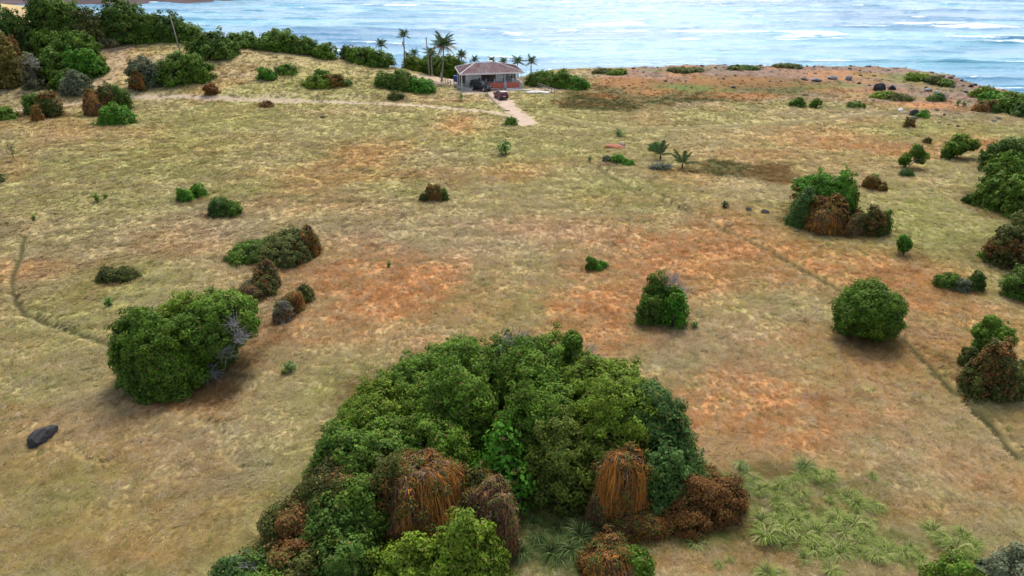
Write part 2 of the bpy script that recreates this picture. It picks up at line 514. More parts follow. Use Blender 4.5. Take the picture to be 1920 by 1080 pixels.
def ground_tone(x, y):
    """albedo of the ground cover, plus how bare it is (0 grass .. 1 nothing grows) and how deep a trail is trodden"""
    n = len(x)
    u = x*.8+y*.6; v = -x*.6+y*.8
    wob = fbm(x/5.5, y/4.0, 61, 5); wob2 = fbm(x/1.6, y/1.1, 67, 4)
    c = np.repeat(STRAW[None], n, 0)
    c = mixc(c, OLIVE, .70*sstep(.34, .68, fbm(x/17, y/14, 41, 3)))
    c = mixc(c, RUST, .30*sstep(.50, .70, fbm(x/12+3, y/10, 47, 4)))
    c = mixc(c, MAUVE, .25*sstep(.54, .72, fbm(u/3.2, v/1.5, 53, 5)))
    bare = np.zeros(n)
    # fine mottling: dry tips, red leaf litter, green shoots
    f1 = fbm(u/.8, v/.33, 71, 4); f2 = fbm(u/.5+5, v/.27, 73, 3); f3 = fbm(u/1.2, v/.5, 79, 4)
    c = mixc(c, MAUVE*1.1, .32*sstep(.54, .74, f1))
    c = mixc(c, RUST*.85, .25*sstep(.55, .72, f2))
    c = mixc(c, OLIVE*.85, .25*sstep(.56, .74, f3))
    # headland: weathered rocky soil towards the edge
    cd = coast_distance(x, y)
    hl = sstep(12, 26, x)*sstep(-60, -26, cd+16*(wob-.5))*sstep(112, 138, y)
    rk = mixc(np.repeat(ROCKY[None], n, 0), RUST*.75, .55*sstep(.5, .66, fbm(x/7, y/4, 91, 4)))
    rk = mixc(rk, GREEN*.7+OLIVE*.2, .6*sstep(.56, .70, fbm(x/9+9, y/4, 97, 4)))
    rk = rk*(.45+1.0*fbm(x/1.3, y/1.0, 99, 4))[:, None]
    c = mixc(c, rk, .95*hl); bare = np.maximum(bare, .8*hl)
    for kind, px, py, rx, ry, s in sorted(PATCHES, key=lambda q: (q[0] in ('dark', 'brown', 'green'))+2*(q[0] in ('ember', 'verdant'))):
        d = np.hypot((x-px)/rx, (y-py)/ry)+1.3*(wob-.5)+.7*(wob2-.5)
        if kind == 'mauve': s = s*.7
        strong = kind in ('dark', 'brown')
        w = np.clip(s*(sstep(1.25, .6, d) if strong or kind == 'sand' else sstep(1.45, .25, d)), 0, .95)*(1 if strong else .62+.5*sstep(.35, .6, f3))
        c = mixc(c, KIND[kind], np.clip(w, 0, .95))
        if kind in ('sand', 'mauve'): bare = np.maximum(bare, w*(1 if kind == 'sand' else .4))
        if kind == 'rust': bare = np.maximum(bare, .35*w)
    spk = sstep(.52, .68, fbm(x/2.4, y/1.6, 87, 3))*sstep(.24, .16, c[:, 0])
    c = mixc(c, RUST*.6, .32*spk)
    c = c*(.86+.28*fbm(u/.6, v/.3, 83, 4))[:, None]
    cliff = sstep(-3, 2, cd)
    c = mixc(c, np.array([.10,.085,.075])*(.5+fbm(x/1.5, y/1.5, 103, 3))[:, None], cliff); bare = np.maximum(bare, cliff)
    for pts, half, s in TRACKS:                          # driven or bare earth
        w = s*sstep(half*1.35, half*.55, path_distance(x, y, pts)+half*1.1*(wob2-.5)+half*.8*(wob-.5))
        c = mixc(c, SAND*(.80+.4*fbm(x/1.2, y/.9, 107, 4))[:, None], w); bare = np.maximum(bare, w)
    trail = np.zeros(n)
    for pts, half, s in TRAILS:                          # narrow trodden trails
        pd = path_distance(x+.5*(wob-.5), y+.5*(wob2-.5), pts)
        w = s*sstep(half*1.4, half*.7, pd)
        trail = np.maximum(trail, w)
        bare = np.maximum(bare, sstep(half*1.7, half*1.1, pd))
    c = mixc(c, np.array([.04,.037,.014]), .95*trail)
    return c, bare, trail

# ------------------------------------------------------------------ the ground: one sheet
gx = np.concatenate([-112-np.geomspace(1, 790, 46)[::-1], np.arange(-112, 112.01, .36), 112+np.geomspace(1, 790, 46)])
gy = [18.]
while gy[-1] < 205: gy.append(gy[-1]+.1+.004*gy[-1])
gy = np.concatenate([18-np.geomspace(.5, 420, 26)[::-1], np.array(gy), gy[-1]+np.geomspace(2, 240, 30)])
GX, GY = np.meshgrid(gx, gy)
X, Y = GX.ravel(), GY.ravel()
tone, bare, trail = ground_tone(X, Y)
Z = base_height(X, Y)-.34*trail
for (bx, by, bz, br) in LEVELLED:                        # levelled house plot
    Z = Z+(bz-Z)*sstep(br*1.25, br*.8, np.hypot(X-bx, (Y-by)))
Z = Z+.03*(fbm(X/.8, Y/.8, 111, 2)-.5)*(1-bare)
nx, ny = len(gx), len(gy)
ii = (np.arange(ny-1)[:, None]*nx+np.arange(nx-1)[None]).ravel()
quads = np.stack([ii, ii+1, ii+nx+1, ii+nx], 1)
M['ground'] = bpy.data.materials.new('ground'); nt, b = nodes_of(M['ground']); L = nt.links.new
at = N(nt, 'ShaderNodeAttribute', attribute_name='tone')
ge = N(nt, 'ShaderNodeNewGeometry')
mp = N(nt, 'ShaderNodeMapping'); mp.inputs['Rotation'].default_value = (0, 0, R(-37)); mp.inputs['Scale'].default_value = (1, 2.2, 1)
n1 = N(nt, 'ShaderNodeTexNoise', Scale=4.5, Detail=6, Roughness=.75)
n2 = N(nt, 'ShaderNodeTexNoise', Scale=1.1, Detail=4, Roughness=.6)
L(ge.outputs['Position'], mp.inputs[0]); L(mp.outputs[0], n1.inputs['Vector']); L(ge.outputs['Position'], n2.inputs['Vector'])
mr = N(nt, 'ShaderNodeMapRange'); mr.inputs[1].default_value = .25; mr.inputs[2].default_value = .75; mr.inputs[3].default_value = .80; mr.inputs[4].default_value = 1.20
L(n1.outputs[0], mr.inputs[0])
sc = N(nt, 'ShaderNodeVectorMath', operation='SCALE'); L(at.outputs['Color'], sc.inputs[0]); L(mr.outputs[0], sc.inputs['Scale'])
L(sc.outputs[0], b.inputs['Base Color'])
b.inputs['Roughness'].default_value = .95; b.inputs['Specular IOR Level'].default_value = .08
ad = N(nt, 'ShaderNodeMath', operation='MULTIPLY_ADD'); ad.inputs[1].default_value = .5
L(n1.outputs[0], ad.inputs[0]); L(n2.outputs[0], ad.inputs[2])
bp = N(nt, 'ShaderNodeBump', Strength=.6, Distance=.14); L(ad.outputs[0], bp.inputs['Height']); L(bp.outputs[0], b.inputs['Normal'])
g = link('ground', mesh_from('ground', np.stack([X, Y, Z], 1), quads, M['ground'], True, np.concatenate([tone, np.ones((len(X), 1))], 1)))
tag(g, kind='structure')
import bisect
def ground_z(x, y):
    """height of the built sheet at a point"""
    i = min(max(bisect.bisect_right(gx, x)-1, 0), nx-2); j = min(max(bisect.bisect_right(gy, y)-1, 0), ny-2)
    u = (x-gx[i])/(gx[i+1]-gx[i]); v = (y-gy[j])/(gy[j+1]-gy[j])
    z = lambda a, b: Z[b*nx+a]
    return float((z(i, j)*(1-u)+z(i+1, j)*u)*(1-v)+(z(i, j+1)*(1-u)+z(i+1, j+1)*u)*v)

# loose dark rubble over the headland's bare soil
rs = np.random.RandomState(17); RV, RF = [], []
while len(RV) < 230*8:
    rx_ = rs.uniform(18, 106); ry_ = rs.uniform(120, 180); cdv = float(coast_distance(np.array([rx_]), np.array([ry_]))[0])
    if cdv > 0 or cdv < -34 or rs.rand() > (.15+.85*math.exp((cdv+4)/9)): continue
    sz = .13+.20*rs.rand()**3*2; zz = ground_z(rx_, ry_); o = len(RV); ang = rs.uniform(0, 3)
    for (qx, qy, qz) in ((-1,-1,-.5),(1,-1,-.5),(1,1,-.5),(-1,1,-.5),(-.6,-.6,.7),(.6,-.7,.6),(.7,.5,.75),(-.5,.6,.6)):
        qx, qy, qz = (qx+rs.normal(0,.15))*sz*1.3, (qy+rs.normal(0,.15))*sz, (qz+rs.normal(0,.12))*sz
        RV.append([rx_+qx*math.cos(ang)-qy*math.sin(ang), ry_+qx*math.sin(ang)+qy*math.cos(ang), zz+qz])
    RF += [[o,o+3,o+2,o+1],[o+4,o+5,o+6,o+7],[o,o+1,o+5,o+4],[o+1,o+2,o+6,o+5],[o+2,o+3,o+7,o+6],[o+3,o,o+4,o+7]]
tag(link('rubble', mesh_from('rubble', np.array(RV), np.array(RF), M['rock'])), kind='stuff')

# ------------------------------------------------------------------ dry grass: wind-laid tufts all over the sheet
rs = np.random.RandomState(7)
NT = 420000
ty = np.exp(rs.uniform(math.log(16), math.log(178), NT*2))
tx = rs.uniform(-1, 1, NT*2)*(.84*ty+16)
tt, tb, ttr = ground_tone(tx, ty)
lush = fbm(tx/2.6, ty/1.7, 131, 4)
keep = (rs.rand(NT*2) > tb*1.15) & (coast_distance(tx, ty) < -2) & (rs.rand(NT*2) < .72+.4*sstep(.35, .6, lush))
tx, ty, tt, lush = tx[keep][:NT], ty[keep][:NT], tt[keep][:NT], lush[keep][:NT]
ix = np.clip(np.searchsorted(gx, tx)-1, 0, nx-2); iy = np.clip(np.searchsorted(gy, ty)-1, 0, ny-2)
fu = (tx-gx[ix])/(gx[ix+1]-gx[ix]); fv = (ty-gy[iy])/(gy[iy+1]-gy[iy]); k = iy*nx+ix
tz = (Z[k]*(1-fu)+Z[k+1]*fu)*(1-fv)+(Z[k+nx]*(1-fu)+Z[k+nx+1]*fu)*fv
nT = len(tx)
tt = tt*rs.uniform(.72, 1.32, (nT, 1))
pale = (rs.rand(nT) < .14) & (tt.sum(1) > .42)
lively = rs.rand(nT) < .012
tt[lively] = np.array([.10,.17,.03])*rs.uniform(.6, 1.3, (lively.sum(), 1))
tt[pale] = tt[pale]*.45+np.array([.40,.33,.235])*.6
size = rs.uniform(.45, 1.0, nT)*(.85+.3*sstep(.4, .65, lush))*np.clip((ty/38)**.5, .7, 1.8)
wind = fbm(tx/14, ty/14, 137, 3)
rot = np.stack([rs.normal(0, .18, nT), rs.normal(0, .18, nT), R(20)+(wind-.5)*2.2+rs.normal(0, .6, nT)], 1)
tv, tf, tvar = [], [], []
for var in (1, 2, 3):
    for kb in range(16):
        az = rs.normal(0, .75); r0 = rs.uniform(0, .20); p0 = np.array([rs.normal(0, .13), rs.normal(0, .13), -.03])
        ln = rs.uniform(.25, .52); w = rs.uniform(.012, .022); d = np.array([math.cos(az), math.sin(az), 0]); sd = np.array([-d[1], d[0], 0])
        o = len(tv)
        for s in (0, .5, 1):
            p = p0+d*(ln*(.25*s+.65*s*s))+np.array([0, 0, ln*(.85*s-.52*s*s)])
            ww = w*(1-.8*s)
            tv += [p-sd*ww, p+sd*ww]; tvar += [var, var]
        tf += [[o, o+1, o+3, o+2], [o+2, o+3, o+5, o+4]]
nb = len(tv)
gm = mesh_from('grass', np.concatenate([np.array(tv), np.stack([tx, ty, tz], 1)]), np.array(tf), M['blade'])
def attr(name, typ, key, arr):
    gm.attributes.new(name, typ, 'POINT').data.foreach_set(key, np.ascontiguousarray(arr).ravel())
attr('tuft', 'INT', 'value', np.concatenate([np.array(tvar), -(1+rs.randint(0, 3, nT))]).astype(np.int32))
attr('turn', 'FLOAT_VECTOR', 'vector', np.concatenate([np.zeros((nb, 3)), rot]).astype(np.float32))
attr('size', 'FLOAT', 'value', np.concatenate([np.ones(nb), size]).astype(np.float32))
attr('tone', 'FLOAT_COLOR', 'color', np.concatenate([np.tile([.3,.2,.1,1], (nb, 1)), np.concatenate([tt, np.ones((nT, 1))], 1)]).astype(np.float32))
grass = tag(link('grass', gm), kind='stuff')
ng = bpy.data.node_groups.new('spread_tufts', 'GeometryNodeTree')
ng.interface.new_socket('Geometry', in_out='INPUT', socket_type='NodeSocketGeometry')
ng.interface.new_socket('Geometry', in_out='OUTPUT', socket_type='NodeSocketGeometry')
gi = ng.nodes.new('NodeGroupInput'); go = ng.nodes.new('NodeGroupOutput'); jn = ng.nodes.new('GeometryNodeJoinGeometry')
def named(nm, typ):
    n = ng.nodes.new('GeometryNodeInputNamedAttribute'); n.data_type = typ; n.inputs['Name'].default_value = nm
    return n.outputs['Attribute']
def pick(val):
    c = ng.nodes.new('FunctionNodeCompare'); c.data_type = 'INT'; c.operation = 'EQUAL'
    ng.links.new(named('tuft', 'INT'), c.inputs['A'] if 'A' in c.inputs else c.inputs[2])
    for s in c.inputs:
        if s.name == 'B' and s.type == 'INT': s.default_value = val
    for l in list(ng.links):
        if l.to_node == c and l.to_socket.type != 'INT': ng.links.remove(l)
    for s in c.inputs:
        if s.name == 'A' and s.type == 'INT' and not s.is_linked: ng.links.new(named('tuft', 'INT'), s)
    sp = ng.nodes.new('GeometryNodeSeparateGeometry'); sp.domain = 'POINT'
    ng.links.new(gi.outputs[0], sp.inputs[0]); ng.links.new(c.outputs[0], sp.inputs['Selection'])
    return sp.outputs[0]
for var in (1, 2, 3):
    ip = ng.nodes.new('GeometryNodeInstanceOnPoints')
    ng.links.new(pick(-var), ip.inputs['Points']); ng.links.new(pick(var), ip.inputs['Instance'])
    ng.links.new(named('turn', 'FLOAT_VECTOR'), ip.inputs['Rotation']); ng.links.new(named('size', 'FLOAT'), ip.inputs['Scale'])
    ng.links.new(ip.outputs[0], jn.inputs[0])
ng.links.new(jn.outputs[0], go.inputs[0])
grass.modifiers.new('tufts', 'NODES').node_group = ng

# ------------------------------------------------------------------ sea with swell, breakers and shore foam
sx = np.concatenate([-330-np.geomspace(3, 9000, 22)[::-1], np.arange(-330, 560, 2.2), 560+np.geomspace(3, 9000, 22)])
sy = [118.]
while sy[-1] < 900: sy.append(sy[-1]+.35+.0019*(sy[-1]-100))
sy = np.concatenate([np.array([-200., 20, 80]), np.array(sy), sy[-1]+np.geomspace(6, 12000, 24)])
SX, SY = np.meshgrid(sx, sy); x, y = SX.ravel(), SY.ravel()
inside = sstep(-330, -250, x)*sstep(900, 700, y)
warp = 22*(fbm(x/120, y/90, 201, 3)-.5)
swell = np.zeros_like(x); foam = np.zeros_like(x)
for lam, amp, seed in ((44, 1.3, 211), (27, 1.1, 223), (14, .85, 227), (7.5, .36, 229)):
    ph = (y+warp+.10*x*(1 if seed % 2 else -.6)+lam*.8*fbm(x/(lam*2.6), y/(lam*1.2), seed, 3))/lam
    crest = (1-np.abs(np.sin(math.pi*ph)))**(2.2 if lam < 10 else 3.2)
    mask = sstep(.46, .68, fbm(x/(lam*(1.6 if lam < 10 else 2.6)), y/(lam*.6), seed+5, 3))
    swell += amp*crest*mask
cds = coast_distance(x, y)
for bx, by, rx, ry, s in BREAKERS:
    d = np.hypot((x-bx)/rx, (y-by)/ry)
    w = sstep(1.3, .2, d+1.1*(fbm(x/14, y/5, 241, 4)-.5))
    swell += 1.1*s*w*(1-np.abs(np.clip((y-by)/ry+.5, -1, 1)))
    foam = np.maximum(foam, s*w*(.35+1.0*fbm(x/9, y/2.2, 243, 4)))
foam = np.maximum(foam, .75*sstep(.80, .97, swell)*sstep(.50, .70, fbm(x/22, y/10, 247, 4)))
wash = sstep(30, 2, cds+14*(fbm(x/12, y/9, 251, 4)-.5))*sstep(60, 100, x)
foam = np.maximum(foam, wash*sstep(.30, .52, fbm(x/5, y/3, 253, 4)))
swell *= inside*np.clip(cds/25, .15, 1)
z = SEA+swell
nsx = len(sx); ii = (np.arange(len(sy)-1)[:, None]*nsx+np.arange(nsx-1)[None]).ravel()
M['sea'] = bpy.data.materials.new('sea_water'); nt, b = nodes_of(M['sea']); L = nt.links.new
ge = N(nt, 'ShaderNodeNewGeometry'); at = N(nt, 'ShaderNodeAttribute', attribute_name='tone')
mp = N(nt, 'ShaderNodeMapping'); mp.inputs['Scale'].default_value = (.19, 1, 1)
L(ge.outputs['Position'], mp.inputs[0])
big = N(nt, 'ShaderNodeTexNoise', Scale=.035, Detail=3); L(mp.outputs[0], big.inputs['Vector'])
mid = N(nt, 'ShaderNodeTexNoise', Scale=.24, Detail=5, Roughness=.62); L(mp.outputs[0], mid.inputs['Vector'])
fine = N(nt, 'ShaderNodeTexNoise', Scale=1.1, Detail=5, Roughness=.65); L(mp.outputs[0], fine.inputs['Vector'])
rp = N(nt, 'ShaderNodeValToRGB'); rp.color_ramp.elements[0].position = .35; rp.color_ramp.elements[1].position = .68
rp.color_ramp.elements[0].color = (.018, .125, .235, 1); rp.color_ramp.elements[1].color = (.07, .25, .33, 1)
L(big.outputs[0], rp.inputs[0])
mx = N(nt, 'ShaderNodeMix', data_type='RGBA'); mx.inputs['B'].default_value = (.86, .88, .88, 1)
for s in mx.inputs:
    if s.name == 'B' and s.type == 'RGBA': s.default_value = (.86, .88, .88, 1)
cA = [s for s in mx.inputs if s.name == 'A' and s.type == 'RGBA'][0]
L(rp.outputs[0], cA)
fm = N(nt, 'ShaderNodeMath', operation='MULTIPLY_ADD'); fm.inputs[1].default_value = 1.6; fm.use_clamp = True
sb = N(nt, 'ShaderNodeMath', operation='MULTIPLY_ADD'); sb.inputs[1].default_value = 1.3; sb.inputs[2].default_value = -.95
L(fine.outputs[0], sb.inputs[0]); L(sb.outputs[0], fm.inputs[2]); L(at.outputs['Fac'], fm.inputs[0])
cl = N(nt, 'ShaderNodeMath', operation='MULTIPLY'); cl.use_clamp = True; L(fm.outputs[0], cl.inputs[0])
st = N(nt, 'ShaderNodeMapRange'); st.inputs[1].default_value = 0; st.inputs[2].default_value = .08; L(at.outputs['Fac'], st.inputs[0]); L(st.outputs[0], cl.inputs[1])
L(cl.outputs[0], mx.inputs['Factor'] if mx.inputs['Factor'].type == 'VALUE' else mx.inputs[0])
cR = [s for s in mx.outputs if s.type == 'RGBA'][0]
L(cR, b.inputs['Base Color'])
rr = N(nt, 'ShaderNodeMapRange'); rr.inputs[3].default_value = .16; rr.inputs[4].default_value = .8; L(cl.outputs[0], rr.inputs[0]); L(rr.outputs[0], b.inputs['Roughness'])
b.inputs['IOR'].default_value = 1.33
ha = N(nt, 'ShaderNodeMath', operation='MULTIPLY_ADD'); ha.inputs[1].default_value = .22; L(fine.outputs[0], ha.inputs[0]); L(mid.outputs[0], ha.inputs[2])
bp = N(nt, 'ShaderNodeBump', Strength=1.0, Distance=1.2); L(ha.outputs[0], bp.inputs['Height']); L(bp.outputs[0], b.inputs['Normal'])
fo = np.clip(foam, 0, 1)[:, None]
sea = link('sea', mesh_from('sea', np.stack([x, y, z], 1), np.stack([ii, ii+1, ii+nsx+1, ii+nsx], 1), M['sea'], True, np.concatenate([fo, fo, fo, np.ones_like(fo)], 1)))
tag(sea, kind='structure')

# ------------------------------------------------------------------ the far shore across the bay, top left
hx_ = np.linspace(-900, -120, 130); hy_ = np.linspace(395, 760, 70)
HX, HY = np.meshgrid(hx_, hy_); x, y = HX.ravel(), HY.ravel()
edge = np.interp(x, [-900, -420, -330, -270, -225, -190, -160, -150, -120], [486, 486, 484, 484, 488, 530, 700, 800, 900])
d = y-edge+14*(fbm(x/30, y/30, 301, 4)-.5)
z = SEA-2+(2.4+7*sstep(6, 60, d))*sstep(-4, 7, d)+5.5*(fbm(x/40, y/40, 303, 4)-.3)*sstep(2, 26, d)
roc = sstep(75, 30, d+9*(fbm(x/16, y/10, 305, 3)-.5))
c = mixc(mixc(np.repeat(STRAW[None]*1.1, len(x), 0), OLIVE*.6, sstep(.5, .62, fbm(x/40, y/22, 307, 4))), np.array([.075,.055,.055])*(.5+fbm(x/7, y/7, 309, 3))[:, None], roc)
ii = (np.arange(69)[:, None]*130+np.arange(129)[None]).ravel()
far = link('far_headland', mesh_from('far_headland', np.stack([x, y, z], 1), np.stack([ii, ii+1, ii+131, ii+130], 1), M['ground'], True, np.concatenate([c, np.ones((len(x), 1))], 1)))
tag(far, kind='structure')

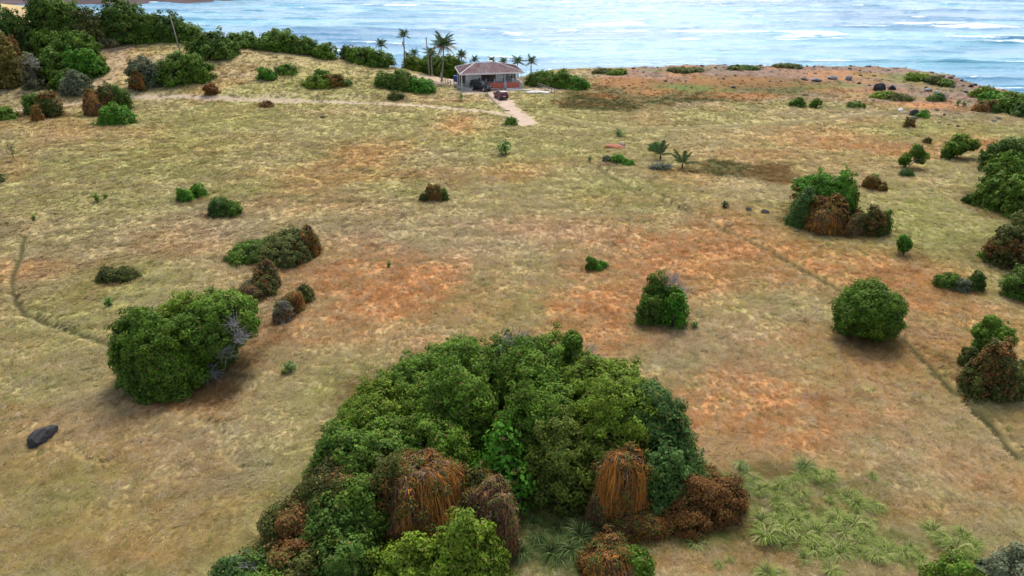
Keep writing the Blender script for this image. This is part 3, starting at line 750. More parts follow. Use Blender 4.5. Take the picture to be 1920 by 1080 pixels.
# ------------------------------------------------------------------ shrubs and trees
SHRUBS = [
    {'name': 'large_shrub', 'label': 'largest glossy green shrub, the left flank of the foreground thicket sloping down to the left', 'cat': 'shrub', 'lobes': [('green', -3.97, 39.49, -0.17, 3.26, 3.74, 3.84, 0), ('green', -5.59, 36.85, -0.21, 3.24, 3.73, 4.25, 0), ('lime', -6.98, 34.5, -0.11, 3.31, 3.55, 3.67, 0), ('green', -7.94, 32.11, -0.07, 3.17, 3.13, 3.41, 0), ('green2', -9.0, 29.17, -0.15, 1.93, 1.93, 4.48, 0), ('green', -4.4, 31.15, -0.19, 2.43, 2.68, 4.14, 0), ('green', -3.1, 33.77, -0.33, 2.02, 2.02, 5.96, 0), ('green2', -6.77, 29.63, -0.07, 2.17, 2.17, 3.17, 0)], 'dead': [(-0.18, 39.49, 3.85, 10, 2.0, 0.1, 1)], 'leaf': 0.2, 'lump': 0.6},
    {'name': 'large_shrub', 'label': 'green shrub with grey dead twigs at the top rear of the foreground thicket', 'cat': 'shrub', 'lobes': [('green2', 0.0, 39.43, -0.16, 2.63, 3.16, 4.01, 0), ('green', 2.87, 38.58, -0.21, 2.36, 2.83, 4.46, 0), ('green', 1.24, 36.42, -0.25, 2.05, 2.25, 5.13, 0), ('green', 3.94, 38.5, 4.86, 0.44, 0.37, 0.53, 1)], 'dead': [(4.73, 39.43, 2.97, 26, 1.7, 0.5, 0.8), (0.18, 39.43, 4.3, 14, 1.6, 0.1, 1), (3.99, 39.43, -0.21, 12, 1.2, 0.2, 1)], 'leaf': 0.2, 'lump': 0.6},
    {'name': 'large_shrub', 'label': 'broad domed yellow-green shrub forming the right half of the foreground thicket', 'cat': 'shrub', 'lobes': [('lime', 5.5, 35.71, -0.24, 3.21, 3.53, 4.65, 0), ('green', 2.89, 33.81, -0.23, 3.06, 3.36, 4.64, 0), ('lime', 6.25, 31.79, -0.33, 2.6, 2.86, 5.84, 0), ('olive2', 2.53, 30.68, -0.3, 2.49, 2.49, 4.9, 0), ('olive2', 4.9, 30.72, -0.21, 2.36, 2.36, 3.97, 0), ('green', 1.13, 31.89, -0.32, 1.87, 1.87, 5.47, 0)], 'dead': [(3.52, 35.71, 2.17, 16, 1.2, 0.1, 1), (7.84, 35.71, 0.59, 10, 1.0, 0.2, 1)], 'leaf': 0.19, 'lump': 0.6},
    {'name': 'large_shrub', 'label': 'dark blue-green shrub at the right end of the foreground thicket beside the rust bush', 'cat': 'shrub', 'lobes': [('blue', 7.74, 32.18, -0.36, 2.22, 2.44, 5.95, 0), ('blue', 8.73, 30.84, -0.31, 1.75, 1.92, 4.78, 0), ('blue', 8.34, 29.26, -0.22, 1.51, 1.51, 3.68, 0)], 'dead': [(8.22, 32.18, 4.05, 12, 1.4, 0.5, 0.7)], 'leaf': 0.2, 'lump': 0.7},
    {'name': 'leafy_shrub', 'label': 'bright broad-leaved green shrub in the dark hollow of the foreground thicket', 'cat': 'shrub', 'lobes': [('bright', -0.68, 29.61, -0.34, 1.32, 1.06, 5.7, 0), ('bright', -0.07, 28.93, -0.17, 1.44, 1.15, 3.36, 0)], 'den': 0.5, 'leaf': 0.34},
    {'name': 'vine_mound', 'label': 'largest mound smothered in rust-brown vines in front of the foreground thicket', 'cat': 'vine mound', 'lobes': [('vine', -4.7, 27.43, -0.17, 2.05, 2.26, 4.12, 0), ('vine', -2.56, 27.44, -0.14, 1.88, 1.88, 3.39, 0), ('mixed', -6.46, 26.87, -0.18, 1.19, 1.19, 4.35, 0), ('vine', -4.57, 26.04, -0.2, 1.58, 1.42, 4.4, 0), ('rustgreen', -4.32, 29.95, -0.03, 1.66, 1.66, 2.3, 0)], 'leaf': 0.16},
    {'name': 'vine_mound', 'label': 'grey-brown vine mound with a dark hollow just right of the largest vine mound', 'cat': 'vine mound', 'lobes': [('vine2', -1.23, 27.11, -0.15, 1.24, 1.36, 3.24, 0), ('vine2', -0.84, 25.93, -0.2, 1.02, 0.92, 3.78, 0), ('mixed', -1.9, 27.94, -0.12, 0.94, 0.75, 3.01, 0)], 'leaf': 0.16},
    {'name': 'vine_pillar', 'label': 'tall pillar of hanging orange vines on the right front of the foreground thicket', 'cat': 'vine pillar', 'lobes': [('vine', 5.9, 28.4, -0.22, 1.27, 1.27, 3.76, 0), ('vine2', 4.92, 27.84, -0.12, 0.83, 0.83, 2.27, 0), ('vine', 6.75, 27.22, -0.02, 1.59, 0.89, 1.07, 0)], 'leaf': 0.14, 'lump': 0.7},
    {'name': 'rust_bush', 'label': 'rust-brown leafy bush right of the orange vine pillar', 'cat': 'bush', 'lobes': [('rust', 9.48, 28.48, -0.12, 1.54, 1.68, 1.95, 0), ('rust', 11.39, 28.62, -0.14, 1.38, 1.51, 1.81, 0), ('mixed', 10.33, 29.75, -0.1, 1.74, 1.4, 1.53, 0)], 'leaf': 0.16},
    {'name': 'vine_stump', 'label': 'dark vine mound with orange sides at the bottom edge, right of the tall green grass', 'cat': 'vine mound', 'lobes': [('vine', 4.8, 24.44, -0.09, 1.16, 1.27, 1.78, 0), ('green', 5.91, 24.03, -0.1, 0.79, 0.87, 1.95, 0), ('mixed', 4.92, 25.11, -0.06, 1.0, 1.0, 1.41, 0)], 'leaf': 0.15},
    {'name': 'round_shrub', 'label': 'bright green shrub at the bottom edge below the largest vine mound', 'cat': 'shrub', 'lobes': [('lime', -4.8, 22.67, -0.18, 1.95, 1.56, 3.77, 0), ('lime', -2.21, 22.79, -0.22, 1.74, 1.39, 4.21, 0)], 'leaf': 0.18},
    {'name': 'tangled_shrub', 'label': 'dark shrub hung with orange-brown vines on the lower left of the foreground thicket', 'cat': 'shrub', 'lobes': [('mixed', -9.5, 27.63, -0.16, 2.0, 2.21, 4.37, 0), ('mixed', -10.83, 26.05, -0.06, 1.81, 1.99, 2.88, 0), ('vine2', -10.18, 28.08, -0.05, 1.01, 1.01, 3.02, 0), ('vine', -11.38, 25.67, 0.04, 1.26, 1.26, 1.63, 0), ('dark', -8.31, 25.45, -0.14, 1.78, 1.96, 3.54, 0), ('green2', -7.34, 26.17, -0.19, 1.52, 1.52, 4.35, 0)], 'leaf': 0.17, 'lump': 0.8},
    {'name': 'tangled_shrub', 'label': 'green and grey tangled shrub at the bottom edge, lower left end of the thicket', 'cat': 'shrub', 'lobes': [('blue', -12.78, 23.13, 0.06, 1.41, 1.42, 1.85, 0), ('mixed', -10.34, 23.5, -0.03, 1.88, 1.71, 2.33, 0), ('green2', -11.57, 22.45, 0.02, 1.61, 1.54, 2.12, 0), ('dark', -7.87, 23.13, -0.1, 1.4, 1.54, 2.95, 0)], 'dead': [(-12.36, 23.13, 1.83, 14, 1.0, 0.1, 1)], 'leaf': 0.17},
    {'name': 'grey_shrub', 'label': 'silvery green shrub at the bottom right corner', 'cat': 'shrub', 'lobes': [('grey', 23.55, 22.35, -0.43, 1.86, 1.49, 3.34, 0), ('green', 21.26, 22.98, -0.33, 1.42, 1.14, 2.28, 0)], 'leaf': 0.17},
    {'name': 'round_shrub', 'label': 'big rounded green shrub on the left with a grey dead side', 'cat': 'shrub', 'lobes': [('green', -24.52, 41.17, -0.26, 2.63, 2.63, 5.59, 0), ('green', -25.86, 41.26, -0.19, 1.91, 1.53, 4.58, 0), ('green', -20.99, 43.5, 3.82, 2.31, 1.96, 1.79, 1), ('green2', -21.68, 42.2, 3.07, 1.79, 1.52, 1.98, 1), ('green', -24.14, 40.11, -0.2, 1.94, 1.75, 4.8, 0), ('lime', -24.07, 44.21, -0.29, 2.65, 2.65, 5.11, 0)], 'dead': [(-20.21, 41.2, 2.28, 46, 1.3, 0.6, 0.7), (-18.93, 41.2, 3.58, 40, 1.1, 0.4, 0.6), (-18.99, 41.2, 4.51, 24, 1.0, 0.2, 0.8), (-21.58, 41.2, 0.59, 40, 1.2, 0.6, 0.3), (-23.33, 41.2, -0.87, 30, 1.1, 0.6, 0.15)], 'leaf': 0.2},
    {'name': 'spreading_shrub', 'label': 'dark olive spreading shrub with an orange vine-covered right end', 'cat': 'shrub', 'lobes': [('olive', -22.81, 63.73, -0.36, 2.62, 3.15, 2.27, 0), ('green2', -25.4, 63.5, -0.28, 2.78, 2.66, 1.33, 0), ('vine', -20.23, 63.78, -0.37, 0.94, 1.05, 2.71, 0), ('mixed', -20.83, 62.56, -0.28, 1.12, 1.26, 1.68, 0)], 'leaf': 0.2},
    {'name': 'vine_mound', 'label': 'grey dead mound with an orange top between the spreading shrub and the big rounded shrub', 'cat': 'vine mound', 'lobes': [('vine2', -22.64, 54.4, -0.14, 1.19, 1.19, 1.43, 0), ('vine2', -22.05, 55.98, -0.22, 0.94, 0.94, 2.34, 0), ('mixed', -22.11, 55.02, -0.19, 1.02, 1.02, 1.96, 0)], 'dead': [(-22.98, 54.4, 0.76, 30, 1.0, -0.1, 1), (-23.83, 54.4, -0.03, 20, 0.9, -0.2, 0.8)], 'leaf': 0.16},
    {'name': 'vine_mound', 'label': 'slanting grey and orange vine mound, nearest of the pair right of the big rounded shrub', 'cat': 'vine mound', 'lobes': [('greyvine', -18.84, 50.07, -0.05, 0.72, 0.72, 1.37, 0), ('vine', -18.6, 51.91, -0.09, 0.97, 0.97, 1.6, 0), ('mixed', -18.03, 53.54, -0.09, 0.69, 0.69, 1.5, 0)], 'dead': [(-18.69, 50.07, 1.21, 22, 0.8, 0, 1)], 'leaf': 0.16},
    {'name': 'low_shrub', 'label': 'low flat yellowish green shrub upper left of the big rounded shrub', 'cat': 'shrub', 'lobes': [('olive', -37.35, 58.01, -0.23, 1.12, 0.85, 1.13, 0), ('olive', -35.7, 58.05, -0.22, 0.93, 0.71, 1.23, 0)], 'leaf': 0.17},
    {'name': 'round_shrub', 'label': 'small dark green rounded shrub below the bright green low shrub on the left', 'cat': 'shrub', 'lobes': [('blue', -33.55, 74.77, -0.22, 1.26, 0.96, 2.0, 0), ('green2', -32.38, 75.03, -0.21, 1.15, 0.87, 1.68, 0)], 'leaf': 0.2},
    {'name': 'low_shrub', 'label': 'bright green low two-humped shrub on the left meadow', 'cat': 'shrub', 'lobes': [('bright', -39.39, 79.51, -0.09, 0.91, 0.69, 1.53, 0), ('bright', -38.33, 81.05, -0.08, 0.92, 0.7, 1.55, 0)], 'leaf': 0.2},
    {'name': 'vine_mound', 'label': 'lone haystack-like vine mound with green edges in the centre of the meadow', 'cat': 'vine mound', 'lobes': [('vine', -9.53, 80.4, -0.39, 1.02, 0.77, 2.0, 0), ('green2', -8.42, 80.45, -0.39, 0.56, 0.43, 1.54, 0), ('olive', -10.79, 80.06, -0.26, 0.41, 0.31, 0.97, 0)], 'leaf': 0.18},
    {'name': 'pointed_shrub', 'label': 'dark green pointed shrub with bleached dead twigs, right of the meadow centre', 'cat': 'shrub', 'lobes': [('green2', 11.81, 50.86, -0.26, 0.94, 0.71, 3.54, 0), ('green2', 11.29, 49.57, -0.19, 0.97, 0.74, 2.68, 0), ('bright', 13.17, 49.25, -0.17, 0.88, 0.67, 2.82, 0), ('dark', 12.72, 50.47, -0.22, 1.04, 0.79, 3.19, 0)], 'dead': [(12.89, 50.86, 3.02, 46, 1.3, 0.35, 1), (13.55, 50.86, 2.14, 30, 1.2, 0.7, 0.7)], 'leaf': 0.2},
    {'name': 'small_shrub', 'label': 'small upright green shrub alone above the pointed shrub', 'cat': 'shrub', 'lobes': [('green', 7.59, 60.22, -0.25, 0.4, 0.31, 1.33, 0), ('bright', 8.38, 60.39, -0.19, 0.6, 0.46, 0.72, 0)], 'leaf': 0.18},
    {'name': 'round_tree', 'label': 'round green tree standing beside the long trail on the right', 'cat': 'tree', 'lobes': [('green', 27.9, 47.67, 2.21, 2.23, 1.89, 1.93, 1), ('green', 28.16, 48.07, 2.95, 1.31, 1.11, 1.35, 1), ('lime', 28.37, 47.17, 1.89, 1.51, 1.28, 1.32, 1), ('green2', 26.6, 47.37, 1.81, 1.05, 0.9, 1.26, 1)], 'base': (28.17, 47.67), 'leaf': 0.2},
    {'name': 'tangled_shrub', 'label': 'yellowish vine-tangled shrub below the small dark crown at the right edge', 'cat': 'shrub', 'lobes': [('mixed', 33.19, 40.08, -0.52, 1.48, 1.19, 3.74, 0), ('olive', 34.09, 39.67, -0.46, 1.04, 0.84, 2.97, 0), ('olive', 33.91, 43.59, -0.32, 0.62, 0.47, 1.48, 0)], 'leaf': 0.19},
    {'name': 'small_tree', 'label': 'small tree with a dark green crown above the vine-tangled shrub at the right edge', 'cat': 'tree', 'lobes': [('green', 35.71, 44.46, 1.86, 1.23, 1.04, 0.81, 1), ('green', 35.33, 44.46, 2.81, 0.5, 0.42, 0.51, 1), ('green2', 34.82, 44.16, 1.16, 0.36, 0.31, 0.6, 1)], 'base': (35.95, 44.46), 'leaf': 0.18},
    {'name': 'vine_shrub', 'label': 'large green shrub with an apron of rust-red hanging vines, right of centre', 'cat': 'shrub', 'lobes': [('bright', 34.92, 72.6, -0.32, 2.63, 2.11, 5.47, 0), ('blue', 32.19, 71.4, -0.21, 1.93, 1.54, 3.76, 0), ('vine', 33.6, 69.78, -0.17, 1.85, 1.85, 3.63, 0), ('vine', 38.91, 75.51, -0.09, 0.77, 0.68, 2.72, 0), ('rustgreen', 34.95, 74.5, 2.25, 2.13, 1.81, 1.14, 1), ('bright', 34.74, 75.5, 3.02, 2.3, 1.95, 0.99, 1), ('green', 36.89, 72.2, -0.22, 0.93, 0.7, 4.8, 0)], 'leaf': 0.2},
    {'name': 'vine_shrub', 'label': 'smaller brown vine-covered shrub right of the large rust-red vine apron', 'cat': 'shrub', 'lobes': [('vine2', 36.23, 68.35, -0.02, 1.11, 0.84, 2.23, 0), ('mixed', 38.2, 68.23, -0.03, 1.21, 0.92, 2.72, 0), ('green2', 39.49, 68.64, 0.02, 0.58, 0.44, 2.47, 0), ('mixed', 37.39, 70.63, 0.01, 1.0, 0.76, 2.11, 0)], 'leaf': 0.2},
    {'name': 'vine_mound', 'label': 'small rust vine mound with a green crown behind the large vine-hung shrub', 'cat': 'vine mound', 'lobes': [('vine', 45.49, 84.42, -0.17, 1.11, 0.84, 1.63, 0), ('bright', 46.55, 85.9, -0.16, 0.54, 0.41, 1.33, 0), ('vine', 46.46, 83.39, -0.14, 0.58, 0.44, 0.96, 0)], 'leaf': 0.19},
    {'name': 'sapling_tree', 'label': 'small bright green egg-shaped tree on the olive meadow at right', 'cat': 'tree', 'lobes': [('bright', 38.8, 63.01, 1.13, 0.48, 0.41, 0.57, 1), ('bright', 38.59, 63.01, 1.73, 0.29, 0.25, 0.44, 1)], 'base': (38.95, 63.01), 'leaf': 0.2},
    {'name': 'forked_tree', 'label': 'little tree with three separate rounded crowns, left of the leaning tree', 'cat': 'tree', 'lobes': [('green', 55.19, 92.73, 2.43, 0.64, 0.54, 0.64, 1), ('green', 56.19, 92.73, 1.54, 0.56, 0.48, 0.64, 1), ('green', 54.03, 92.73, 1.28, 0.49, 0.41, 0.67, 1)], 'base': (54.02, 92.73), 'dead': [(55.31, 92.73, 0.98, 8, 1.2, 0.6, 0.3)], 'leaf': 0.22},
    {'name': 'low_shrub', 'label': 'dark low scrub under the little tree with three crowns', 'cat': 'shrub', 'lobes': [('blue', 52.64, 89.49, -0.04, 0.84, 0.64, 0.89, 0)], 'leaf': 0.22},
    {'name': 'leaning_tree', 'label': 'wind-bent tree with a leaning dark trunk and umbrella crown, upper right', 'cat': 'tree', 'lobes': [('green', 63.52, 97.69, 1.65, 1.33, 1.13, 0.79, 1), ('lime', 64.28, 98.09, 2.47, 0.94, 0.8, 0.64, 1), ('green', 66.17, 97.99, 1.84, 0.64, 0.55, 0.56, 1), ('dark', 62.53, 97.39, 0.8, 0.59, 0.5, 0.64, 1)], 'base': (63.63, 97.69), 'leaf': 0.22},
    {'name': 'wide_shrub', 'label': 'darkest rounded shrub at the top of the thickets on the right edge', 'cat': 'shrub', 'lobes': [('dark', 66.64, 91.83, -0.26, 2.29, 1.83, 3.87, 0), ('green2', 71.25, 93.39, -0.26, 2.77, 2.21, 3.59, 0)], 'leaf': 0.24},
    {'name': 'wide_shrub', 'label': 'broad bright-topped green thicket on the right edge with a small shrub at its foot', 'cat': 'shrub', 'lobes': [('green', 60.18, 81.14, -0.24, 2.45, 1.96, 4.5, 0), ('green', 56.73, 77.4, -0.26, 2.21, 1.77, 3.69, 0), ('green', 58.45, 74.69, -0.33, 2.71, 2.16, 4.82, 0), ('dark', 54.9, 78.74, -0.06, 0.73, 0.55, 1.04, 0)], 'leaf': 0.24},
    {'name': 'wide_shrub', 'label': 'brown-green vine-tangled thicket on the right edge below the broad green one', 'cat': 'shrub', 'lobes': [('mixed', 48.17, 61.66, -0.2, 1.95, 1.56, 3.81, 0), ('olive', 51.22, 63.07, -0.23, 2.47, 1.98, 4.55, 0), ('green', 46.87, 62.18, -0.01, 0.78, 0.59, 1.46, 0), ('vine2', 50.02, 60.08, -0.21, 2.15, 1.72, 3.36, 0)], 'leaf': 0.23},
    {'name': 'round_shrub', 'label': 'green rounded shrub on the right edge, lowest of the thickets there', 'cat': 'shrub', 'lobes': [('green2', 45.63, 54.63, -0.37, 1.82, 1.45, 2.8, 0)], 'leaf': 0.21},
    {'name': 'low_shrub', 'label': 'low greyish spreading shrub left of the small round dark shrub on the right', 'cat': 'shrub', 'lobes': [('green2', 39.52, 56.24, -0.1, 1.0, 0.76, 1.1, 0), ('grey', 40.32, 55.52, -0.13, 0.71, 0.54, 1.09, 0)], 'leaf': 0.19},
    {'name': 'small_shrub', 'label': 'small round dark shrub between the greyish spreading shrub and the right edge', 'cat': 'shrub', 'lobes': [('dark', 41.79, 55.89, -0.17, 0.64, 0.49, 1.51, 0)], 'leaf': 0.19},
    {'name': 'low_shrub', 'label': 'bright green low scrub in the middle of the pale meadow by the red earth heap', 'cat': 'shrub', 'lobes': [('grey', 13.62, 96.2, -0.15, 0.66, 0.5, 0.8, 0), ('bright', 15.08, 95.99, -0.16, 0.98, 0.74, 0.9, 0), ('bright', 16.28, 94.93, -0.16, 0.68, 0.51, 0.78, 0)], 'leaf': 0.2},
    {'name': 'low_shrub', 'label': 'grey dead scrub with a few green leaves at the foot of the young palms', 'cat': 'shrub', 'lobes': [('grey', 20.56, 92.67, -0.12, 1.33, 1.01, 0.65, 0)], 'dead': [(19.5, 92.67, -0.13, 18, 1.0, 0, 1), (20.59, 92.67, 0.02, 18, 1.0, 0, 1), (21.68, 92.67, 0.17, 12, 1.0, 0, 1)], 'den': 0.5, 'leaf': 0.2},
    {'name': 'small_shrub', 'label': 'bright green shrub behind the left young palm', 'cat': 'shrub', 'lobes': [('bright', 21.55, 102.47, -0.19, 0.76, 0.57, 1.14, 0)], 'leaf': 0.22},
    {'name': 'small_shrub', 'label': 'round green shrub at the foot of the sandy driveway', 'cat': 'shrub', 'lobes': [('green', -0.14, 118.48, -0.23, 0.97, 0.73, 1.37, 0)], 'leaf': 0.25},
    {'name': 'vine_mound', 'label': 'rust-coloured vine mound standing by two dark boulders, upper right', 'cat': 'vine mound', 'lobes': [('vine', 66.83, 116.51, -0.19, 0.78, 0.59, 1.65, 0)], 'leaf': 0.22},
    {'name': 'low_shrub', 'label': 'smooth green mound beside the dark boulders, upper right', 'cat': 'shrub', 'lobes': [('bright', 73.34, 124.19, -0.18, 0.9, 0.68, 0.96, 0)], 'leaf': 0.24},
    {'name': 'small_shrub', 'label': 'tiny brown dry shrub below the rust vine mound, upper right', 'cat': 'shrub', 'lobes': [('vine2', 64.65, 106.55, -0.17, 0.52, 0.4, 0.8, 0)], 'leaf': 0.2},
    {'name': 'low_shrub', 'label': 'green shrub on the headland, left one of a close pair', 'cat': 'shrub', 'lobes': [('green', 54.72, 133.73, -0.29, 1.24, 0.94, 1.52, 0)], 'leaf': 0.28},
    {'name': 'small_shrub', 'label': 'small upright green shrub on the headland, right one of a close pair', 'cat': 'shrub', 'lobes': [('green', 57.61, 132.82, -0.32, 0.6, 0.45, 1.55, 0)], 'leaf': 0.28},
    {'name': 'low_shrub', 'label': 'flat green shrub on the headland right of the close pair', 'cat': 'shrub', 'lobes': [('green2', 65.49, 133.48, -0.31, 1.2, 0.91, 0.78, 0)], 'leaf': 0.28},
    {'name': 'coastal_scrub', 'label': 'low yellow-green scrub among rocks near the headland point', 'cat': 'shrub', 'lobes': [('lime', 75.06, 142.12, -0.15, 1.88, 1.5, 0.66, 0), ('olive', 77.01, 139.73, -0.17, 2.05, 1.64, 0.72, 0)], 'leaf': 0.3},
    {'name': 'coastal_scrub', 'label': 'dark green clump in scrub on the seaward rim of the headland', 'cat': 'shrub', 'lobes': [('green2', 93.99, 153.4, -0.24, 1.27, 0.96, 1.16, 0), ('lime', 91.03, 159.67, 0.42, 2.81, 2.25, 0.78, 0), ('olive', 93.2, 156.5, 0.35, 1.94, 1.55, 0.92, 0)], 'leaf': 0.3},
    {'name': 'coastal_scrub', 'label': 'green scrub beside grey dead stumps on the right of the headland', 'cat': 'shrub', 'lobes': [('blue', 83.5, 138.44, -0.02, 1.15, 0.88, 0.94, 0)], 'dead': [(84.86, 138.44, 0.25, 10, 1.2, 0, 1), (85.53, 138.44, 0.46, 8, 1.2, 0.2, 1)], 'leaf': 0.3},
    {'name': 'coastal_scrub', 'label': 'bright green scrub running down to the surf at the right edge', 'cat': 'shrub', 'lobes': [('lime', 93.68, 140.17, 0.14, 1.9, 1.52, 1.67, 0), ('bright', 93.28, 135.42, -0.21, 2.42, 1.94, 2.15, 0), ('green', 92.79, 128.98, -0.19, 2.77, 2.22, 2.78, 0), ('dark', 93.15, 125.36, -0.22, 2.93, 2.34, 2.65, 0)], 'leaf': 0.3},
    {'name': 'vine_mound', 'label': 'rusty brown vine mound beside the bright green scrub near the surf', 'cat': 'vine mound', 'lobes': [('vine', 87.49, 128.97, -0.15, 1.76, 1.41, 2.04, 0), ('dark', 88.18, 127.24, 0.08, 0.73, 0.55, 1.38, 0)], 'leaf': 0.26},
    {'name': 'coastal_scrub', 'label': 'low green scrub on the far rim of the headland, left of centre', 'cat': 'shrub', 'lobes': [('olive', 21.28, 166.69, 0.56, 2.22, 1.78, 0.64, 0), ('lime', 24.24, 164.25, 0.75, 2.02, 1.62, 0.53, 0)], 'leaf': 0.32},
    {'name': 'coastal_scrub', 'label': 'low green scrub on the highest part of the headland rim', 'cat': 'shrub', 'lobes': [('olive', 66.87, 174.54, 0.7, 3.05, 2.05, 0.35, 0)], 'leaf': 0.32},
    {'name': 'coastal_scrub', 'label': 'thin green scrub on the headland rim between the other two rim patches', 'cat': 'shrub', 'lobes': [('green2', 54.82, 170.8, 0.59, 3.46, 2.26, 0.41, 0), ('olive', 40.93, 167.5, 0.76, 3.81, 2.13, 0.4, 0)], 'leaf': 0.32},
    {'name': 'hedge', 'label': 'long green hedge running right from the house towards the headland', 'cat': 'shrub', 'lobes': [('green', 6.7, 154.88, -0.1, 3.53, 2.83, 2.6, 0), ('green', 10.85, 151.58, -0.04, 2.68, 2.14, 2.7, 0), ('bright', 13.69, 149.97, 0.0, 2.23, 1.78, 2.29, 0)], 'leaf': 0.3},
    {'name': 'hill_tree', 'label': 'tallest dark green wind-shaped tree at the top of the hill on the left', 'cat': 'tree', 'lobes': [('green2', -103.92, 164.09, 6.44, 4.11, 3.29, 9.81, 0), ('green2', -99.35, 164.31, 6.56, 4.23, 3.38, 9.32, 0), ('olive', -94.66, 164.55, 6.69, 4.23, 3.39, 7.38, 0)], 'leaf': 0.32},
    {'name': 'hill_tree', 'label': 'blue-green hazy tree at the left edge behind the tallest one', 'cat': 'tree', 'lobes': [('blue', -112.63, 160.58, 5.83, 4.42, 3.54, 8.51, 0), ('dark', -106.55, 159.48, 5.57, 2.76, 2.21, 8.08, 0)], 'leaf': 0.32},
    {'name': 'hill_tree', 'label': 'mid-green broad tree in the middle of the hill thicket', 'cat': 'tree', 'lobes': [('green', -96.51, 153.63, 3.74, 4.53, 3.63, 7.88, 0), ('green', -90.58, 151.58, 3.19, 3.7, 2.96, 8.02, 0), ('green2', -93.91, 146.24, 1.95, 3.49, 2.8, 6.22, 0)], 'leaf': 0.3},
    {'name': 'hill_tree', 'label': 'bright green rounded shrub at the right foot of the hill thicket', 'cat': 'shrub', 'lobes': [('bright', -88.45, 148.63, 2.63, 4.0, 3.2, 5.89, 0)], 'leaf': 0.28},
    {'name': 'hill_tree', 'label': 'yellowish tree with dry brown branches at the left edge of the hill', 'cat': 'tree', 'lobes': [('yellow', -103.35, 143.91, 1.36, 3.8, 3.04, 8.62, 0), ('mixed', -105.19, 150.62, 3.13, 2.64, 2.11, 7.12, 0), ('yellow', -102.32, 142.9, 1.43, 3.13, 2.5, 5.06, 0)], 'dead': [(-92.15, 138.0, 6.99, 20, 2.0, 0.1, 1)], 'leaf': 0.3},
    {'name': 'thin_shrub', 'label': 'thin pale shrub with grey stems right of the yellowish tree', 'cat': 'shrub', 'lobes': [('greyolive', -95.78, 142.16, 1.12, 1.92, 1.53, 6.87, 0)], 'den': 0.6, 'leaf': 0.28},
    {'name': 'hill_tree', 'label': 'second dark tree on the hill crest with a crown sloping to the right', 'cat': 'tree', 'lobes': [('dark', -89.03, 166.98, 6.94, 4.23, 3.38, 8.34, 0), ('green2', -84.23, 168.44, 7.16, 4.32, 3.45, 7.03, 0), ('dark', -79.5, 168.99, 7.33, 3.76, 3.01, 5.12, 0), ('green2', -74.26, 168.74, 7.45, 3.35, 2.68, 3.16, 0)], 'leaf': 0.32},
    {'name': 'hill_tree', 'label': 'mid-green shrub in front of the second dark tree on the crest', 'cat': 'shrub', 'lobes': [('green', -91.36, 168.38, 7.39, 3.58, 2.86, 4.64, 0), ('lime', -88.66, 167.82, 7.37, 2.71, 2.17, 4.1, 0)], 'leaf': 0.3},
    {'name': 'pale_shrub', 'label': 'tan and pale green dry scrub at the edge of the hill thicket', 'cat': 'shrub', 'lobes': [('greyolive', -91.39, 162.72, 6.67, 1.32, 1.0, 2.27, 0), ('tan', -89.53, 163.36, 6.85, 1.33, 1.01, 1.58, 0)], 'leaf': 0.28},
    {'name': 'round_shrub', 'label': 'grey-green rounded shrub with a bare dark foot below the hill thicket', 'cat': 'shrub', 'lobes': [('green2', -89.5, 141.97, 1.29, 2.52, 2.01, 3.69, 0), ('grey', -86.04, 139.57, 1.0, 2.58, 2.06, 4.04, 0)], 'leaf': 0.26},
    {'name': 'round_shrub', 'label': 'dark green domed shrub right of the leaning pole on the hill', 'cat': 'shrub', 'lobes': [('green2', -65.65, 159.08, 5.49, 4.92, 3.94, 3.41, 0), ('dark', -65.7, 158.84, 5.33, 3.19, 2.55, 4.86, 0)], 'leaf': 0.28},
    {'name': 'wide_shrub', 'label': 'long grey-green shrub with a rust left end at the foot of the leaning pole', 'cat': 'shrub', 'lobes': [('grey', -73.5, 143.99, 1.82, 3.3, 2.64, 4.81, 0), ('green2', -68.74, 146.22, 2.26, 4.09, 3.28, 4.74, 0), ('green', -64.97, 146.54, 2.25, 3.09, 2.47, 4.36, 0), ('vine', -74.17, 140.5, 1.32, 1.16, 0.88, 3.13, 0)], 'leaf': 0.27},
    {'name': 'vine_mound', 'label': 'small rust-brown bush on the hill foot near the dirt track', 'cat': 'bush', 'lobes': [('rust', -59.17, 139.07, 1.07, 1.15, 0.88, 1.91, 0)], 'leaf': 0.25},
    {'name': 'crest_shrub', 'label': 'low green shrub on the hill crest left of the larger crest shrub', 'cat': 'shrub', 'lobes': [('green', -61.76, 167.23, 6.61, 3.73, 2.98, 2.18, 0), ('green2', -56.87, 166.14, 6.03, 2.87, 2.29, 2.4, 0)], 'leaf': 0.3},
    {'name': 'crest_shrub', 'label': 'larger mid-green shrub on the hill crest tapering to the right', 'cat': 'shrub', 'lobes': [('green', -53.98, 167.69, 5.57, 4.26, 3.41, 3.74, 0), ('green2', -48.89, 167.29, 4.85, 3.92, 3.13, 3.51, 0)], 'leaf': 0.3},
    {'name': 'crest_shrub', 'label': 'small green rounded shrub on the hill crest right of the tapering one', 'cat': 'shrub', 'lobes': [('green', -43.08, 165.17, 4.06, 2.58, 2.06, 2.91, 0)], 'leaf': 0.28},
    {'name': 'crest_shrub', 'label': 'dark green shrub on the hill crest nearest to the palms', 'cat': 'shrub', 'lobes': [('green', -34.44, 165.71, 2.7, 2.88, 2.31, 3.49, 0), ('green2', -30.25, 164.28, 2.23, 3.14, 2.52, 3.29, 0), ('blue', -38.26, 166.71, 3.39, 0.97, 0.73, 2.51, 0)], 'leaf': 0.3},
    {'name': 'small_shrub', 'label': 'light green rounded bush on the hillside, left of two small ones', 'cat': 'shrub', 'lobes': [('bright', -50.84, 148.17, 2.36, 1.83, 1.46, 2.12, 0)], 'leaf': 0.25},
